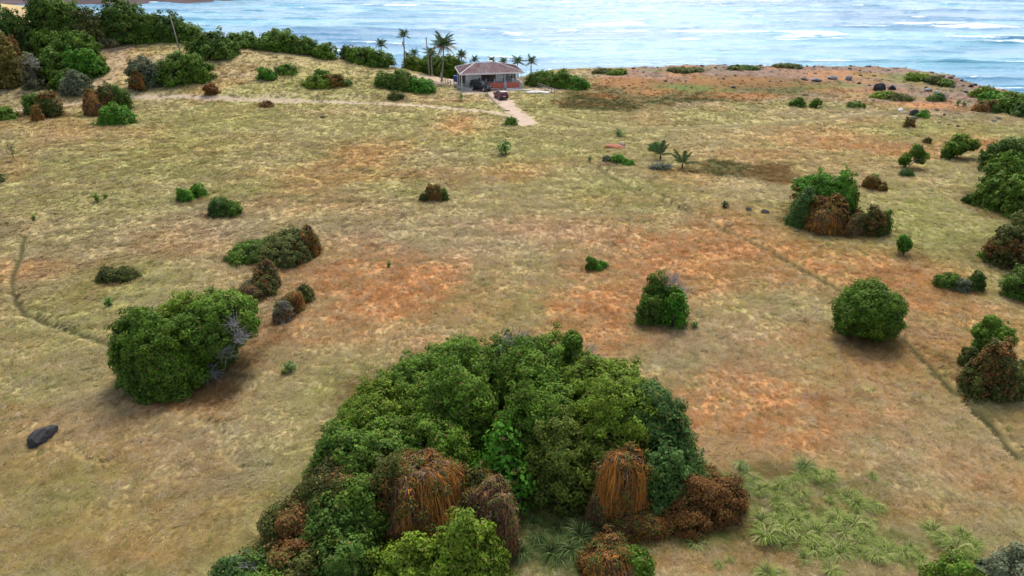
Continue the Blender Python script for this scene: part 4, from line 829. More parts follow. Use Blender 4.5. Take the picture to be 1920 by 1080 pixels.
    {'name': 'low_shrub', 'label': 'flat green bush on the hillside, right of two small ones', 'cat': 'shrub', 'lobes': [('green', -47.83, 152.05, 2.95, 1.82, 1.45, 1.48, 0)], 'leaf': 0.25},
    {'name': 'wide_shrub', 'label': 'green shrub streaked with orange vines in the middle of the hillside', 'cat': 'shrub', 'lobes': [('green', -38.96, 145.8, 1.48, 2.06, 1.65, 3.16, 0), ('lime', -39.03, 144.84, 1.47, 2.81, 2.25, 1.98, 0), ('rustgreen', -36.41, 144.89, 1.4, 2.2, 1.76, 2.32, 0), ('green2', -34.03, 145.31, 1.45, 1.2, 0.91, 1.18, 0)], 'leaf': 0.26},
    {'name': 'wide_shrub', 'label': 'dark green shrub on the slope left of the house', 'cat': 'shrub', 'lobes': [('green2', -25.96, 145.98, 1.08, 2.17, 1.73, 2.57, 0), ('green2', -22.48, 144.51, 0.69, 2.45, 1.96, 3.38, 0)], 'leaf': 0.27},
    {'name': 'round_shrub', 'label': 'bright green shrub touching the dark one on the slope left of the house', 'cat': 'shrub', 'lobes': [('bright', -18.27, 143.82, 0.37, 2.65, 2.12, 2.65, 0)], 'leaf': 0.27},
    {'name': 'low_shrub', 'label': 'low pale green bush below the dark shrub left of the house', 'cat': 'shrub', 'lobes': [('olive', -22.47, 136.95, 0.49, 1.31, 0.99, 1.25, 0)], 'leaf': 0.25},
    {'name': 'vine_shrub', 'label': 'dark green shrub with a brown vine top and orange foot at far left', 'cat': 'shrub', 'lobes': [('green2', -86.96, 127.54, -0.35, 1.84, 1.47, 3.71, 0), ('mixed', -82.94, 124.71, -0.39, 2.16, 1.73, 4.06, 0), ('vine', -82.82, 121.4, -0.26, 0.84, 0.64, 2.76, 0)], 'leaf': 0.24},
    {'name': 'low_shrub', 'label': 'low green bush touching the left edge beside the dirt track', 'cat': 'shrub', 'lobes': [('green', -89.95, 123.31, -0.31, 1.92, 1.53, 1.91, 0)], 'leaf': 0.24},
    {'name': 'vine_shrub', 'label': 'shrub split between a brown vine curtain and dark green leaves at upper left', 'cat': 'shrub', 'lobes': [('vine', -74.83, 127.0, -0.28, 2.14, 2.35, 4.17, 0), ('mixed', -73.33, 127.19, -0.31, 1.6, 1.6, 4.66, 0), ('green2', -73.2, 129.6, -0.28, 2.46, 1.97, 4.66, 0)], 'leaf': 0.24},
    {'name': 'round_shrub', 'label': 'bright green low dome in front of the brown vine curtain at upper left', 'cat': 'shrub', 'lobes': [('bright', -68.07, 118.88, -0.13, 2.74, 2.2, 2.86, 0)], 'leaf': 0.23},
    {'name': 'low_shrub', 'label': 'low dark brown scrub beside the dirt track', 'cat': 'shrub', 'lobes': [('rust', -46.55, 132.2, -0.0, 1.31, 0.99, 0.83, 0)], 'leaf': 0.22},
    {'name': 'coastal_scrub', 'label': 'green thicket behind the coconut palms left of the house', 'cat': 'shrub', 'lobes': [('green2', -18.87, 172.0, 0.95, 2.6, 2.21, 2.66, 1), ('green', -14.74, 170.0, 1.02, 3.33, 2.83, 2.38, 1), ('lime', -23.37, 173.0, 0.55, 2.75, 2.33, 2.42, 1)], 'leaf': 0.32},
]

# each style: leaf colours (light, dark), leaf length factor, strands of hanging vine
G = lambda *c: np.array(c)
STYLE = {
 'green':  (G(.112,.200,.018), G(.042,.088,.011), 1.0, 0), 'green2': (G(.098,.178,.020), G(.036,.076,.012), 1.0, 0),
 'lime':   (G(.150,.225,.018), G(.058,.105,.011), 1.0, 0), 'bright': (G(.090,.240,.018), G(.036,.110,.012), 1.1, 0),
 'blue':   (G(.078,.150,.032), G(.030,.068,.016), 1.0, 0), 'dark':   (G(.076,.140,.020), G(.028,.060,.011), 1.0, 0),
 'olive2': (G(.125,.165,.022), G(.045,.072,.012), 1.0, 0), 'olive':  (G(.115,.135,.032), G(.045,.058,.016), .9, 0),  'grey':   (G(.135,.160,.090), G(.055,.075,.040), .9, 0),
 'greyolive': (G(.170,.170,.080), G(.070,.080,.035), .9, 0), 'tan': (G(.24,.20,.10), G(.12,.10,.05), .8, 0),
 'yellow': (G(.190,.150,.030), G(.075,.065,.016), 1.0, 0), 'rust':   (G(.210,.095,.026), G(.075,.038,.013), .8, 0),
 'mixed':  (G(.100,.115,.024), G(.034,.040,.012), .95, 0), 'rustgreen': (G(.20,.11,.02), G(.06,.08,.015), .9, 0),
 'vine':   (G(.260,.115,.022), G(.100,.048,.014), .7, 1),  'vine2':  (G(.190,.115,.048), G(.065,.042,.020), .7, .8),
 'greyvine': (G(.20,.165,.135), G(.09,.075,.06), .7, .5)}

def lumps(rng, amt=1.0):
    k = rng.normal(0, 1, (7, 3))*np.array([2.6, 2.6, 2.6])*np.linspace(.55, 2.2, 7)[:, None]; ph = rng.uniform(0, 6.28, 7); am = np.linspace(1, .45, 7)
    return lambda d: (np.sin(d@k.T+ph)*am).sum(1)/2.4*amt

def on_lobe(lobe, d, fn, r=1.0):
    st, cx, cy, cz, A, B, H, full = lobe
    p = 2.5 if st in ('vine', 'vine2', 'greyvine') else 2.3
    q = (np.abs(d)**p).sum(1)**(-1/p)*(r*(1+.20*fn(d)))
    P = d*q[:, None]*np.array([A, B, H])
    nrm = d/np.array([A, B, H]); nrm /= np.linalg.norm(nrm, axis=1, keepdims=True)
    return P+np.array([cx, cy, cz]), nrm

def directions(rng, n, full):
    d = rng.normal(0, 1, (n, 3)); d /= np.linalg.norm(d, axis=1, keepdims=True)
    if not full: d[:, 2] = np.abs(d[:, 2])
    return d

def quads_from(c, n, t, L, Wd, bend=0.0):
    s = np.cross(n, t); s /= np.linalg.norm(s, axis=1, keepdims=True)+1e-9
    v = np.stack([c-t*L/2, c+s*Wd/2+n*bend*L, c+t*L/2, c-s*Wd/2+n*bend*L], 1).reshape(-1, 3)
    return v, np.arange(len(v)).reshape(-1, 4)

def make_plant(spec, rng):
    lobes = spec['lobes']
    leaf = spec.get('leaf', .2); den = spec.get('den', 1.0)
    cx0 = np.mean([l[1] for l in lobes]); cy0 = np.mean([l[2] for l in lobes])
    low = [l for l in lobes if not l[7]]
    bx, by = spec.get('base', (float(cx0), float(cy0)))
    bz = ground_z(bx, by)
    root = empty(spec['name'], (bx, by, bz), 0, spec['label'], spec['cat'], spec.get('group'))
    O = np.array([bx, by, bz])
    dist = math.hypot(by, bx)
    Vs, Ns, Ts, Ls, Ws, Cs = [], [], [], [], [], []
    strands_v, strands_f, strands_c = [], [], []
    core = MB()
    for li, lobe in enumerate(lobes):
        st, cx, cy, cz, A, B, H, full = lobe
        lt, dk, lf, hang = STYLE[st]
        fn = lumps(rng, spec.get('lump', 1.0)*(.95 if STYLE[st][3] else 1))
        area = (2.2*math.pi*((A*B)**1.6+(A*H)**1.6+(B*H)**1.6)**(1/1.6)/3**(1/1.6))*(2 if full else 1)
        lw = leaf*lf*rng.uniform(.85, 1.2)*(1.0 if dist < 60 else 1+.012*(dist-60)*.6)
        rc = max(1.5*lw, min(.42, .2*min(A, B, H)+.12))
        nc = int(area/(rc*rc*.62)*den)+6
        d = directions(rng, nc, full)
        r = (1.03 if hang else 1.02)-.33*rng.rand(nc)**1.3; r = np.where(rng.rand(nc) < .07, rng.uniform(1.03, 1.14, nc), r)
        P, nn = on_lobe(lobe, d, fn, r)
        ok = np.ones(nc, bool)
        for lj, ol in enumerate(lobes):
            if lj != li:
                e2 = (((P-np.array(ol[1:4]))/np.array(ol[4:7]))**2).sum(1)
                ok &= ~((e2 < .56) & (P[:, 2] > ol[3]-(ol[6] if ol[7] else 0)))
        P, nn, r = P[ok], nn[ok], r[ok]; nc = len(P)
        if nc == 0: continue
        m = max(5, int(2.3*math.pi*rc*rc/(.28*lw*lw)*.42*den))
        if hang: m = int(m*.8)
        ctone = rng.rand(nc)*.55+.45*np.clip(.5+.5*fn(P*.35), 0, 1)
        ci = np.repeat(np.arange(nc), m)
        off = rng.normal(0, 1, (nc*m, 3)); off /= np.linalg.norm(off, axis=1, keepdims=True); off *= (rng.rand(nc*m, 1)**.45)
        sgn = (off*nn[ci]).sum(1) < -.35
        off[sgn] *= -1
        pos = P[ci]+off*rc*np.array([1, 1, .85])
        nor = .55*nn[ci]+.75*off+rng.normal(0, .38, (nc*m, 3))+np.array([0, 0, .25]); nor /= np.linalg.norm(nor, axis=1, keepdims=True)+1e-9
        tg = np.cross(nor, rng.normal(0, 1, (nc*m, 3))); tg /= np.linalg.norm(tg, axis=1, keepdims=True)+1e-9
        L_ = lw*rng.uniform(.65, 1.35, (nc*m, 1))
        t = np.clip(-.12+.9*ctone[ci]+.4*rng.rand(nc*m)+rng.normal(0, .12, nc*m), 0, 1)[:, None]
        c = dk+(lt-dk)*t
        c *= rng.uniform(.8, 1.25, (nc*m, 1))
        od = rng.rand(nc*m)                                   # odd leaves: yellowed, dry, vine-threaded
        if not hang:
            c[od < .035] = np.array([.20,.17,.035])*rng.uniform(.6, 1.2)
            c[(od > .035) & (od < .055)] = np.array([.16,.10,.05])
        if st in ('mixed', 'rustgreen'):
            pat = np.clip(fn(P*.6+3)*2.2, 0, 1)[ci]*(.75 if st == 'mixed' else .45)
            sw = rng.rand(nc*m) < pat
            c[sw] = (np.array([.20,.095,.030])*rng.uniform(.4, 1.2, (sw.sum(), 1)))
        if hang:
            sw = rng.rand(nc*m) < np.where(pos[:, 2] > cz+.55*H, .50, .18)
            c[sw] = np.array([.095,.125,.026])*rng.uniform(.5, 1.3, (sw.sum(), 1))
            sw = rng.rand(nc*m) < .035
            c[sw] = np.array([.22,.185,.15])
        kp = pos[:, 2] > np.array([bz-.3])[0]
        Vs.append(pos[kp]); Ns.append(nor[kp]); Ts.append(tg[kp]); Ls.append(L_[kp]); Ws.append(L_[kp]*rng.uniform(.42, .68, (kp.sum(), 1))); Cs.append(c[kp])
        # twig mass inside
        nu, nv = 10, 5
        th = np.linspace(-math.pi/2 if full else .02, math.pi/2, nv+1); az = np.arange(nu)*2*math.pi/nu
        dd = np.array([[math.cos(a)*math.cos(q), math.sin(a)*math.cos(q), math.sin(q)] for q in th for a in az])
        PP, _ = on_lobe(lobe, dd/np.linalg.norm(dd, axis=1, keepdims=True), fn, .66)
        core.add(PP-O, [(i*nu+j, i*nu+(j+1) % nu, (i+1)*nu+(j+1) % nu, (i+1)*nu+j) for i in range(nv) for j in range(nu)])
        # hanging vine strands that follow the dome down and fall straight from its shoulder
        if hang:
            ns = int(hang*min(6000, area*(190 if dist < 60 else 48)))
            sw0 = .024 if dist < 60 else .055
            K = 7
            tang = rng.rand(ns) < .62                          # short tangle over the top, long drapes below
            nbch = max(9, int(2*math.pi*max(A, B)/.28)); bch = rng.randint(0, nbch, ns)
            b_az = rng.uniform(0, 2*math.pi, nbch); b_span = rng.uniform(.35, 1.05, nbch); b_top = rng.uniform(.35, 1.0, nbch); b_out = rng.uniform(.93, 1.08, nbch); b_warm = rng.rand(nbch)
            azs = np.where(tang, rng.uniform(0, 2*math.pi, ns), b_az[bch]+rng.normal(0, .16, ns))
            t0 = np.where(tang, np.arcsin(rng.uniform(.05, .99, ns)), b_top[bch]+rng.normal(0, .12, ns))
            spans = np.where(tang, 0, b_span[bch]*rng.uniform(.5, 1.15, ns))
            stp = np.where(tang, .10, .035)[:, None]
            wob = np.cumsum(rng.normal(0, 1, (ns, K))*stp, 1)/np.maximum(np.cos(t0), .25)[:, None]; woq = np.cumsum(rng.normal(-.25, 1, (ns, K))*stp, 1)
            sv = np.zeros((ns, K, 3))
            rj = np.where(tang, rng.uniform(.92, 1.09, ns), b_out[bch]*rng.uniform(.95, 1.05, ns))
            for k in range(K):
                q = np.clip(t0-spans*k/(K-1)*1.25+woq[:, k], .012 if not full else -1.2, 1.55)
                dk_ = np.stack([np.cos(azs+wob[:, k])*np.cos(q), np.sin(azs+wob[:, k])*np.cos(q), np.sin(q)], 1)
                Pk, nk = on_lobe(lobe, dk_, fn, rj); sv[:, k] = Pk
            side = np.stack([-np.sin(azs), np.cos(azs), 0*azs], 1)[:, None]*(sw0*rng.uniform(.5, 1.3, (ns, 1, 1)))
            qv = np.stack([sv-side, sv+side], 2).reshape(ns, K*2, 3)
            base = sum(len(a) for a in strands_v)
            idx = base+(np.arange(ns)*K*2)[:, None, None]+np.array([[2*k, 2*k+1, 2*k+3, 2*k+2] for k in range(K-1)])[None]
            warm = np.where(tang, rng.uniform(.25, 1, ns), np.clip(b_warm[bch]*.9+rng.normal(0, .18, ns), 0, 1))[:, None]
            cc = np.where(warm < .42, np.array([.33,.135,.028]), np.where(warm < .74, np.array([.20,.095,.034]), np.array([.115,.085,.06])))
            if st != 'vine': cc = cc*.6+np.array([.14,.105,.075])*.4
            cc = cc*rng.uniform(.55, 1.25, (ns, 1))
            strands_v.append(qv.reshape(-1, 3)); strands_f.append(idx.reshape(-1, 4)); strands_c.append(np.repeat(cc, K*2, 0))
    V, F_ = quads_from(np.concatenate(Vs), np.concatenate(Ns), np.concatenate(Ts), np.concatenate(Ls), np.concatenate(Ws), .10)
    C = np.repeat(np.concatenate(Cs), 4, 0)
    cr = link('crown', mesh_from('crown', V-O, F_, M['leaf'], False, np.concatenate([C, np.ones((len(C), 1))], 1)), root)
    if strands_v:
        SV, SF, SC = np.concatenate(strands_v), np.concatenate(strands_f), np.concatenate(strands_c)
        SV = SV.copy(); SV[:, 2] = np.maximum(SV[:, 2], bz-.15)
        vc = link('vine_curtain', mesh_from('vine_curtain', SV-O, SF, M['vine'], False, np.concatenate([SC, np.ones((len(SC), 1))], 1)), root)
    tag(core.build('inner_twigs', M['twig'], root, True), kind='stuff')
    # stems from the ground into every lobe
    sb = MB()
    for lobe in lobes:
        st, cx, cy, cz, A, B, H, full = lobe
        tip = Vector((cx-bx, cy-by, (cz if full else cz+.6*H)-bz))
        r0 = max(.05, .045*max(A, H))*(1.5 if full else 1)
        j = Vector((rng.normal(0, .05), rng.normal(0, .05), -.25))
        mid = tip*.5+Vector((rng.normal(0, .1)*A, rng.normal(0, .1)*A, .05*H))
        sb.tube([j, j*.3+mid*.5, mid, tip], [r0, r0*.85, r0*.65, r0*.3], 6)
        for q in range(3):
            dv = Vector((rng.normal(0, 1)*A, rng.normal(0, 1)*B, abs(rng.normal(0, .5))*H))*.28
            sb.tube([mid+(tip-mid)*.3, mid+(tip-mid)*.6+dv*.5, tip+dv], [r0*.45, r0*.3, r0*.12], 5)
    sb.build('trunk', M['bark'], root, True)
    # bleached dead twigs
    if 'dead' in spec:
        db = MB()
        for (px, py, pz, n, ln, dx, dz) in spec['dead']:
            p0 = Vector((px-bx, py-by, max(pz-bz, .05)))
            for k in range(n):
                d0 = Vector((dx+rng.normal(0, .55), -.25+rng.normal(0, .5), dz*.8+rng.normal(0, .4))).normalized()
                s0 = p0+Vector((rng.normal(0, .35), rng.normal(0, .3), rng.normal(0, .2)))*ln*.6
                p1 = s0+d0*ln*rng.uniform(.3, .6); p2 = p1+(d0+Vector(rng.normal(0, .4, 3))).normalized()*ln*rng.uniform(.3, .6)
                w = .012 if dist < 60 else .04
                db.tube([s0, p1, p2], [w*1.3, w*.9, w*.35], 4)
                for q in range(5):
                    b0 = s0+(p1-s0)*rng.uniform(.3, 1); b1 = b0+(d0+Vector(rng.normal(0, .8, 3))).normalized()*ln*rng.uniform(.2, .45)
                    db.tube([b0, b1], [w*.6, w*.25], 3)
        tag(db.build('dead_branches', M['dead'], root), kind='stuff')
    return root

for i, spec in enumerate(SHRUBS): make_plant(spec, np.random.RandomState(100+i))

# ------------------------------------------------------------------ sprouts, grass clumps, boulders
HOUSE_AT = (-3.84, 149.79, 0.09)
SITE = {'pole_lean': [(-70.73, 154.7, 4.89), (-76.08, 166.24, 7.38)],
    'pole_up': [(-18.95, 163.57, 0.51)],
    'jeep': [(-6.48, 147.99, 0.1)],
    'suv': [(-2.22, 139.08, 0.02)],
    'fence_left': [(-25.75, 224.0, -9.0), (-15.43, 158.22, 0.26), (-13.3, 153.8, 0.13), (-11.43, 150.19, 0.12), (-9.85, 148.45, 0.12), (-8.23, 147.38, 0.1)],
    'ramp': [(2.16, 160.21, -0.09), (4.62, 153.39, 0.09), (6.95, 148.58, 0.09), (8.74, 144.49, 0.12)],
    'stack': [(5.29, 145.96, 0.05)],
    'kerb': [(-4.9, 143.85, 0.02), (-3.32, 136.61, 0.01), (-2.1, 130.88, -0.0), (-1.58, 129.1, -0.01), (-0.39, 129.17, -0.03)],
    'young_palm': [(21.4, 97.6, -0.12), (23.54, 92.98, -0.07)],
    'heap': [(15.5, 104.19, -0.19)],
    'barrel': [(-12.77, 159.19, 0.09), (-12.25, 158.56, 0.08)],
    'boundary': [(-8.34, 147.38, 0.1), (-5.03, 148.07, 0.08), (-1.12, 148.78, 0.06), (2.79, 147.73, 0.04), (7.63, 144.06, 0.09)],
    'tyre': [(4.14, 152.79, 0.09)]}

SPROUTS = [(14.73, 48.48, 0.78, 'small bright green sprout right of the pointed shrub'),
    (-34.72, 52.56, 1.01, 'small bright green sprout above the big rounded shrub'),
    (-16.0, 41.99, 1.0, 'leafy green sprout right of the big rounded shrub'),
    (-16.42, 41.7, 0.54, 'tiny yellowish sprout left of the leafy one beside the big rounded shrub'),
    (-49.96, 79.13, 1.41, 'pale green sprout below the young sapling, left one of two'),
    (-49.51, 80.23, 0.91, 'pale green sprout below the young sapling, right one of two'),
    (-53.63, 72.72, 0.96, 'yellow-green sprout near the left edge'),
    (-70.58, 95.8, 1.66, 'thin dark green sapling near the left edge'),
    (-66.22, 86.47, 1.8, 'dark green seedling touching the left edge'),
    (-11.9, 60.65, 0.72, 'tiny green seedling alone in the orange centre of the meadow'),
    (-1.25, 99.58, 2.66, 'sparse green seedling on the meadow below the driveway'),
    (11.09, 96.15, 1.06, 'small dark green sprout left of the bright scrub'),
    (17.22, 110.2, 1.71, 'small green sprout above the red earth heap'),
    (24.93, 76.86, 1.13, 'tiny grey-green sprout left of the two small dark stones'),
    (-9.91, 137.27, 1.67, 'young green sapling on the verge left of the driveway'),
    (-5.17, 142.26, 1.08, 'small yellow sapling in front of the dark blue jeep'),
    (-34.96, 151.73, 1.36, 'slim green sapling on the hillside above the orange-streaked shrub'),
    (-30.75, 152.75, 1.14, 'slim sapling on the hillside right of the other slim sapling'),
    (-22.57, 137.13, 1.04, 'low green sprout left of the bright shrub by the house'),
    (85.16, 133.9, 1.43, 'small green tuft right of the headland, left of a tuft pair'),
    (85.8, 132.74, 1.42, 'small green tuft right of the headland, right of a tuft pair')]
CLUMPS = [(17.37, 32.01, 1.21, 'green'),
    (16.68, 31.27, 1.13, 'row'),
    (17.82, 31.08, 1.03, 'row'),
    (18.48, 30.95, 1.18, 'row'),
    (18.54, 29.91, 1.0, 'row'),
    (18.99, 29.58, 1.08, 'row'),
    (19.27, 29.12, 1.07, 'row'),
    (19.73, 28.87, 0.92, 'row'),
    (20.38, 28.81, 1.07, 'row'),
    (15.37, 30.39, 1.32, 'pale'),
    (16.17, 30.69, 1.11, 'pale'),
    (16.36, 29.87, 1.15, 'row'),
    (14.75, 29.16, 1.13, 'pale'),
    (15.19, 28.77, 1.21, 'pale'),
    (15.29, 28.26, 0.96, 'pale'),
    (13.01, 30.48, 1.32, 'green'),
    (14.04, 30.92, 1.18, 'rust'),
    (14.03, 29.95, 1.0, 'rust'),
    (12.76, 29.78, 1.0, 'green'),
    (11.17, 31.9, 1.2, 'green'),
    (13.66, 32.01, 0.95, 'green'),
    (14.12, 27.61, 1.38, 'pale'),
    (13.38, 26.51, 1.48, 'pale'),
    (14.42, 27.0, 1.3, 'pale'),
    (15.39, 27.76, 1.1, 'pale'),
    (15.91, 27.78, 1.1, 'pale'),
    (15.35, 26.67, 1.35, 'pale'),
    (16.04, 26.92, 1.3, 'pale'),
    (16.12, 26.22, 1.28, 'pale'),
    (17.77, 28.07, 1.4, 'pale'),
    (17.28, 27.81, 1.1, 'pale'),
    (17.77, 27.21, 1.31, 'pale'),
    (18.1, 26.5, 1.34, 'pale'),
    (18.89, 27.23, 1.08, 'pale'),
    (16.65, 25.54, 1.31, 'pale'),
    (16.3, 25.87, 1.05, 'pale'),
    (17.89, 25.46, 1.17, 'pale'),
    (19.31, 25.82, 1.13, 'pale'),
    (20.05, 25.6, 1.04, 'pale'),
    (20.72, 25.61, 1.04, 'pale'),
    (20.67, 24.79, 1.02, 'pale'),
    (19.57, 24.93, 0.97, 'pale'),
    (15.87, 24.43, 1.14, 'bottom'),
    (22.65, 26.54, 1.49, 'right'),
    (23.78, 26.77, 1.35, 'right'),
    (23.89, 25.96, 1.27, 'right'),
    (22.89, 25.85, 1.32, 'right'),
    (23.84, 26.42, 1.2, 'right'),
    (12.62, 24.22, 1.27, 'bottom'),
    (13.31, 24.23, 1.08, 'bottom'),
    (10.33, 24.73, 0.67, 'tiny'),
    (10.99, 25.06, 0.67, 'tiny'),
    (9.54, 26.11, 0.83, 'tiny'),
    (21.15, 31.32, 0.72, 'row'),
    (17.76, 31.44, 0.88, 'row'),
    (14.61, 26.65, 1.07, 'pale'),
    (15.44, 25.74, 1.04, 'pale'),
    (18.95, 26.39, 0.92, 'pale'),
    (16.79, 30.93, 0.96, 'row'),
    (17.39, 30.95, 1.02, 'row'),
    (16.95, 31.11, 0.95, 'row'),
    (17.88, 30.52, 0.56, 'row'),
    (18.56, 31.31, 0.89, 'row'),
    (18.9, 31.65, 0.72, 'row'),
    (17.91, 29.35, 0.83, 'row'),
    (17.76, 29.5, 0.56, 'row'),
    (19.42, 30.09, 0.55, 'row'),
    (19.84, 29.98, 0.65, 'row'),
    (19.92, 28.65, 0.67, 'row'),
    (20.08, 29.08, 0.86, 'row'),
    (18.96, 28.3, 0.73, 'row'),
    (20.33, 28.37, 0.58, 'row'),
    (20.33, 29.24, 0.61, 'row'),
    (19.72, 29.06, 0.83, 'row'),
    (14.36, 30.12, 0.85, 'pale'),
    (14.86, 29.94, 0.93, 'pale'),
    (15.83, 30.71, 0.91, 'pale'),
    (15.11, 30.01, 0.56, 'pale'),
    (16.65, 29.41, 0.58, 'row'),
    (16.96, 30.06, 0.88, 'row'),
    (14.05, 29.74, 0.67, 'pale'),
    (15.72, 29.58, 0.96, 'pale'),
    (15.75, 28.23, 0.78, 'pale'),
    (14.92, 28.74, 1.03, 'pale'),
    (14.49, 27.93, 0.82, 'pale'),
    (16.16, 28.88, 0.9, 'pale'),
    (13.47, 27.79, 1.07, 'pale'),
    (14.92, 27.83, 1.27, 'pale'),
    (13.53, 26.73, 0.96, 'pale'),
    (13.0, 27.0, 0.85, 'pale'),
    (14.53, 26.42, 0.73, 'pale'),
    (13.45, 26.41, 0.95, 'pale'),
    (15.35, 28.09, 0.85, 'pale'),
    (15.99, 27.84, 0.76, 'pale'),
    (14.94, 27.24, 0.56, 'pale'),
    (15.74, 27.36, 0.61, 'pale'),
    (15.54, 26.15, 1.04, 'pale'),
    (16.03, 27.15, 0.95, 'pale'),
    (15.28, 26.5, 0.81, 'pale'),
    (15.73, 26.33, 1.13, 'pale'),
    (16.95, 26.29, 0.92, 'pale'),
    (16.52, 26.25, 0.81, 'pale'),
    (17.79, 28.52, 0.94, 'pale'),
    (18.38, 27.52, 1.08, 'pale'),
    (17.37, 28.02, 0.6, 'pale'),
    (16.74, 27.45, 0.97, 'pale'),
    (17.38, 26.86, 1.1, 'pale'),
    (18.02, 27.02, 1.1, 'pale'),
    (17.76, 26.25, 0.84, 'pale'),
    (17.93, 26.18, 1.08, 'pale'),
    (18.29, 26.69, 0.85, 'pale'),
    (19.31, 27.83, 0.82, 'pale'),
    (16.15, 25.34, 0.92, 'pale'),
    (17.1, 25.39, 1.12, 'pale'),
    (15.97, 25.7, 0.87, 'pale'),
    (16.92, 26.06, 0.92, 'pale'),
    (18.41, 25.26, 1.1, 'pale'),
    (18.64, 25.45, 0.87, 'pale'),
    (18.57, 25.43, 1.03, 'pale'),
    (19.16, 25.6, 0.92, 'pale'),
    (20.62, 25.98, 0.89, 'pale'),
    (20.08, 25.42, 0.71, 'pale'),
    (20.76, 25.31, 0.81, 'pale'),
    (21.37, 26.15, 0.6, 'pale'),
    (20.49, 24.62, 0.61, 'pale'),
    (20.9, 24.65, 0.53, 'pale'),
    (19.68, 25.23, 0.51, 'pale'),
    (19.07, 25.12, 0.57, 'pale'),
    (22.43, 27.08, 1.07, 'right'),
    (22.38, 26.41, 1.13, 'right'),
    (23.07, 26.31, 0.67, 'right'),
    (23.77, 27.03, 0.93, 'right'),
    (23.04, 25.6, 0.84, 'right'),
    (23.05, 25.84, 0.69, 'right'),
    (23.07, 26.03, 1.01, 'right'),
    (23.44, 25.5, 0.9, 'right'),
    (24.27, 26.25, 0.8, 'right'),
    (23.19, 26.31, 0.9, 'right'),
    (21.7, 30.66, 0.55, 'row'),
    (20.62, 30.77, 0.36, 'row'),
    (16.98, 31.33, 0.68, 'row'),
    (17.01, 31.24, 0.79, 'row'),
    (14.43, 26.73, 0.64, 'pale'),
    (14.06, 26.09, 0.71, 'pale'),
    (16.02, 25.29, 0.79, 'pale'),
    (14.83, 25.19, 0.74, 'pale'),
    (18.91, 26.6, 0.87, 'pale'),
    (19.06, 26.64, 0.66, 'pale'),
    (1.39, 26.31, 1.56, 'tall'),
    (2.55, 27.06, 1.7, 'tall'),
    (3.57, 26.51, 1.4, 'tall'),
    (0.41, 25.43, 1.36, 'tall'),
    (2.04, 25.44, 1.36, 'tall'),
    (3.0, 25.62, 1.26, 'tall'),
    (1.14, 27.42, 1.26, 'tall')]
BOULDERS = [(-29.38, 34.37, 1.47, 'rock', 'large black boulder lying in the grass at lower left'),
    (27.43, 75.79, 0.8, 'rock', 'small dark stone on the meadow, left one of two close together'),
    (29.09, 75.01, 0.92, 'rock', 'small dark stone on the meadow, right one of two close together'),
    (77.43, 149.22, 2.7, 'rock', 'black boulder on the headland, larger one of two close together'),
    (80.48, 149.76, 1.69, 'rock', 'black boulder on the headland, smaller one of two close together'),
    (72.78, 126.12, 1.93, 'rock', 'dark boulder beside the smooth green mound, upper one'),
    (71.26, 123.03, 1.42, 'rock', 'flat dark boulder below the one beside the smooth green mound'),
    (-33.48, 122.86, 0.85, 'rock', 'single small black stone on the meadow below the hill'),
    (78.02, 125.63, 0.67, 'rock', 'tiny dark stone on the right meadow near the headland'),
    (73.82, 119.63, 0.65, 'rock', 'leftmost tiny dark stone in a row of three, upper right'),
    (74.55, 118.0, 0.64, 'rock', 'middle tiny dark stone in a row of three, upper right'),
    (75.43, 116.83, 0.63, 'rock', 'rightmost tiny dark stone in a row of three, upper right'),
    (87.58, 149.59, 0.9, 'rock', 'dark stone above the green scrub with grey stumps'),
    (94.22, 151.13, 0.91, 'rock', 'dark rock on the slope above the surf, left of the shore rocks'),
    (98.62, 152.35, 1.15, 'rock', 'dark shore rock on the rim above the surf, largest of its row'),
    (99.41, 150.27, 0.79, 'rock', 'dark shore rock on the rim, nearest to the surf'),
    (99.82, 157.9, 0.83, 'rock', 'dark shore rock on the rim, farthest left of its row'),
    (100.45, 153.9, 0.81, 'rock', 'small dark shore rock between two larger rim rocks'),
    (79.62, 107.3, 1.0, 'rock', 'dark stone just above the thickets on the right edge'),
    (-9.49, 41.34, 0.53, 'greyrock', 'small grey stone in the pale grass above the thicket'),
    (16.96, 104.76, 0.98, 'greyrock', 'grey block at the right end of the red earth heap'),
    (72.79, 130.73, 1.0, 'white', 'small white stone at the end of the far trail'),
    (38.14, 43.78, 0.64, 'rock', 'dark reddish stone at the right edge beside the small tree'),
    (86.87, 147.61, 1.78, 'greyrock', 'long grey slab on the headland slope, left one'),
    (87.65, 145.39, 1.54, 'greyrock', 'grey slab on the headland slope, right one'),
    (67.7, 158.37, 2.14, 'greyrock', 'pale flat rock on the headland, left of the outcrop'),
    (71.7, 159.57, 2.39, 'greyrock', 'pale flat rock on the headland, middle of the outcrop'),
    (75.23, 159.4, 1.67, 'greyrock', 'grey rock on the headland, right of the outcrop'),
    (76.0, 155.64, 0.82, 'rock', 'little dark rock left of the larger black headland boulder')]

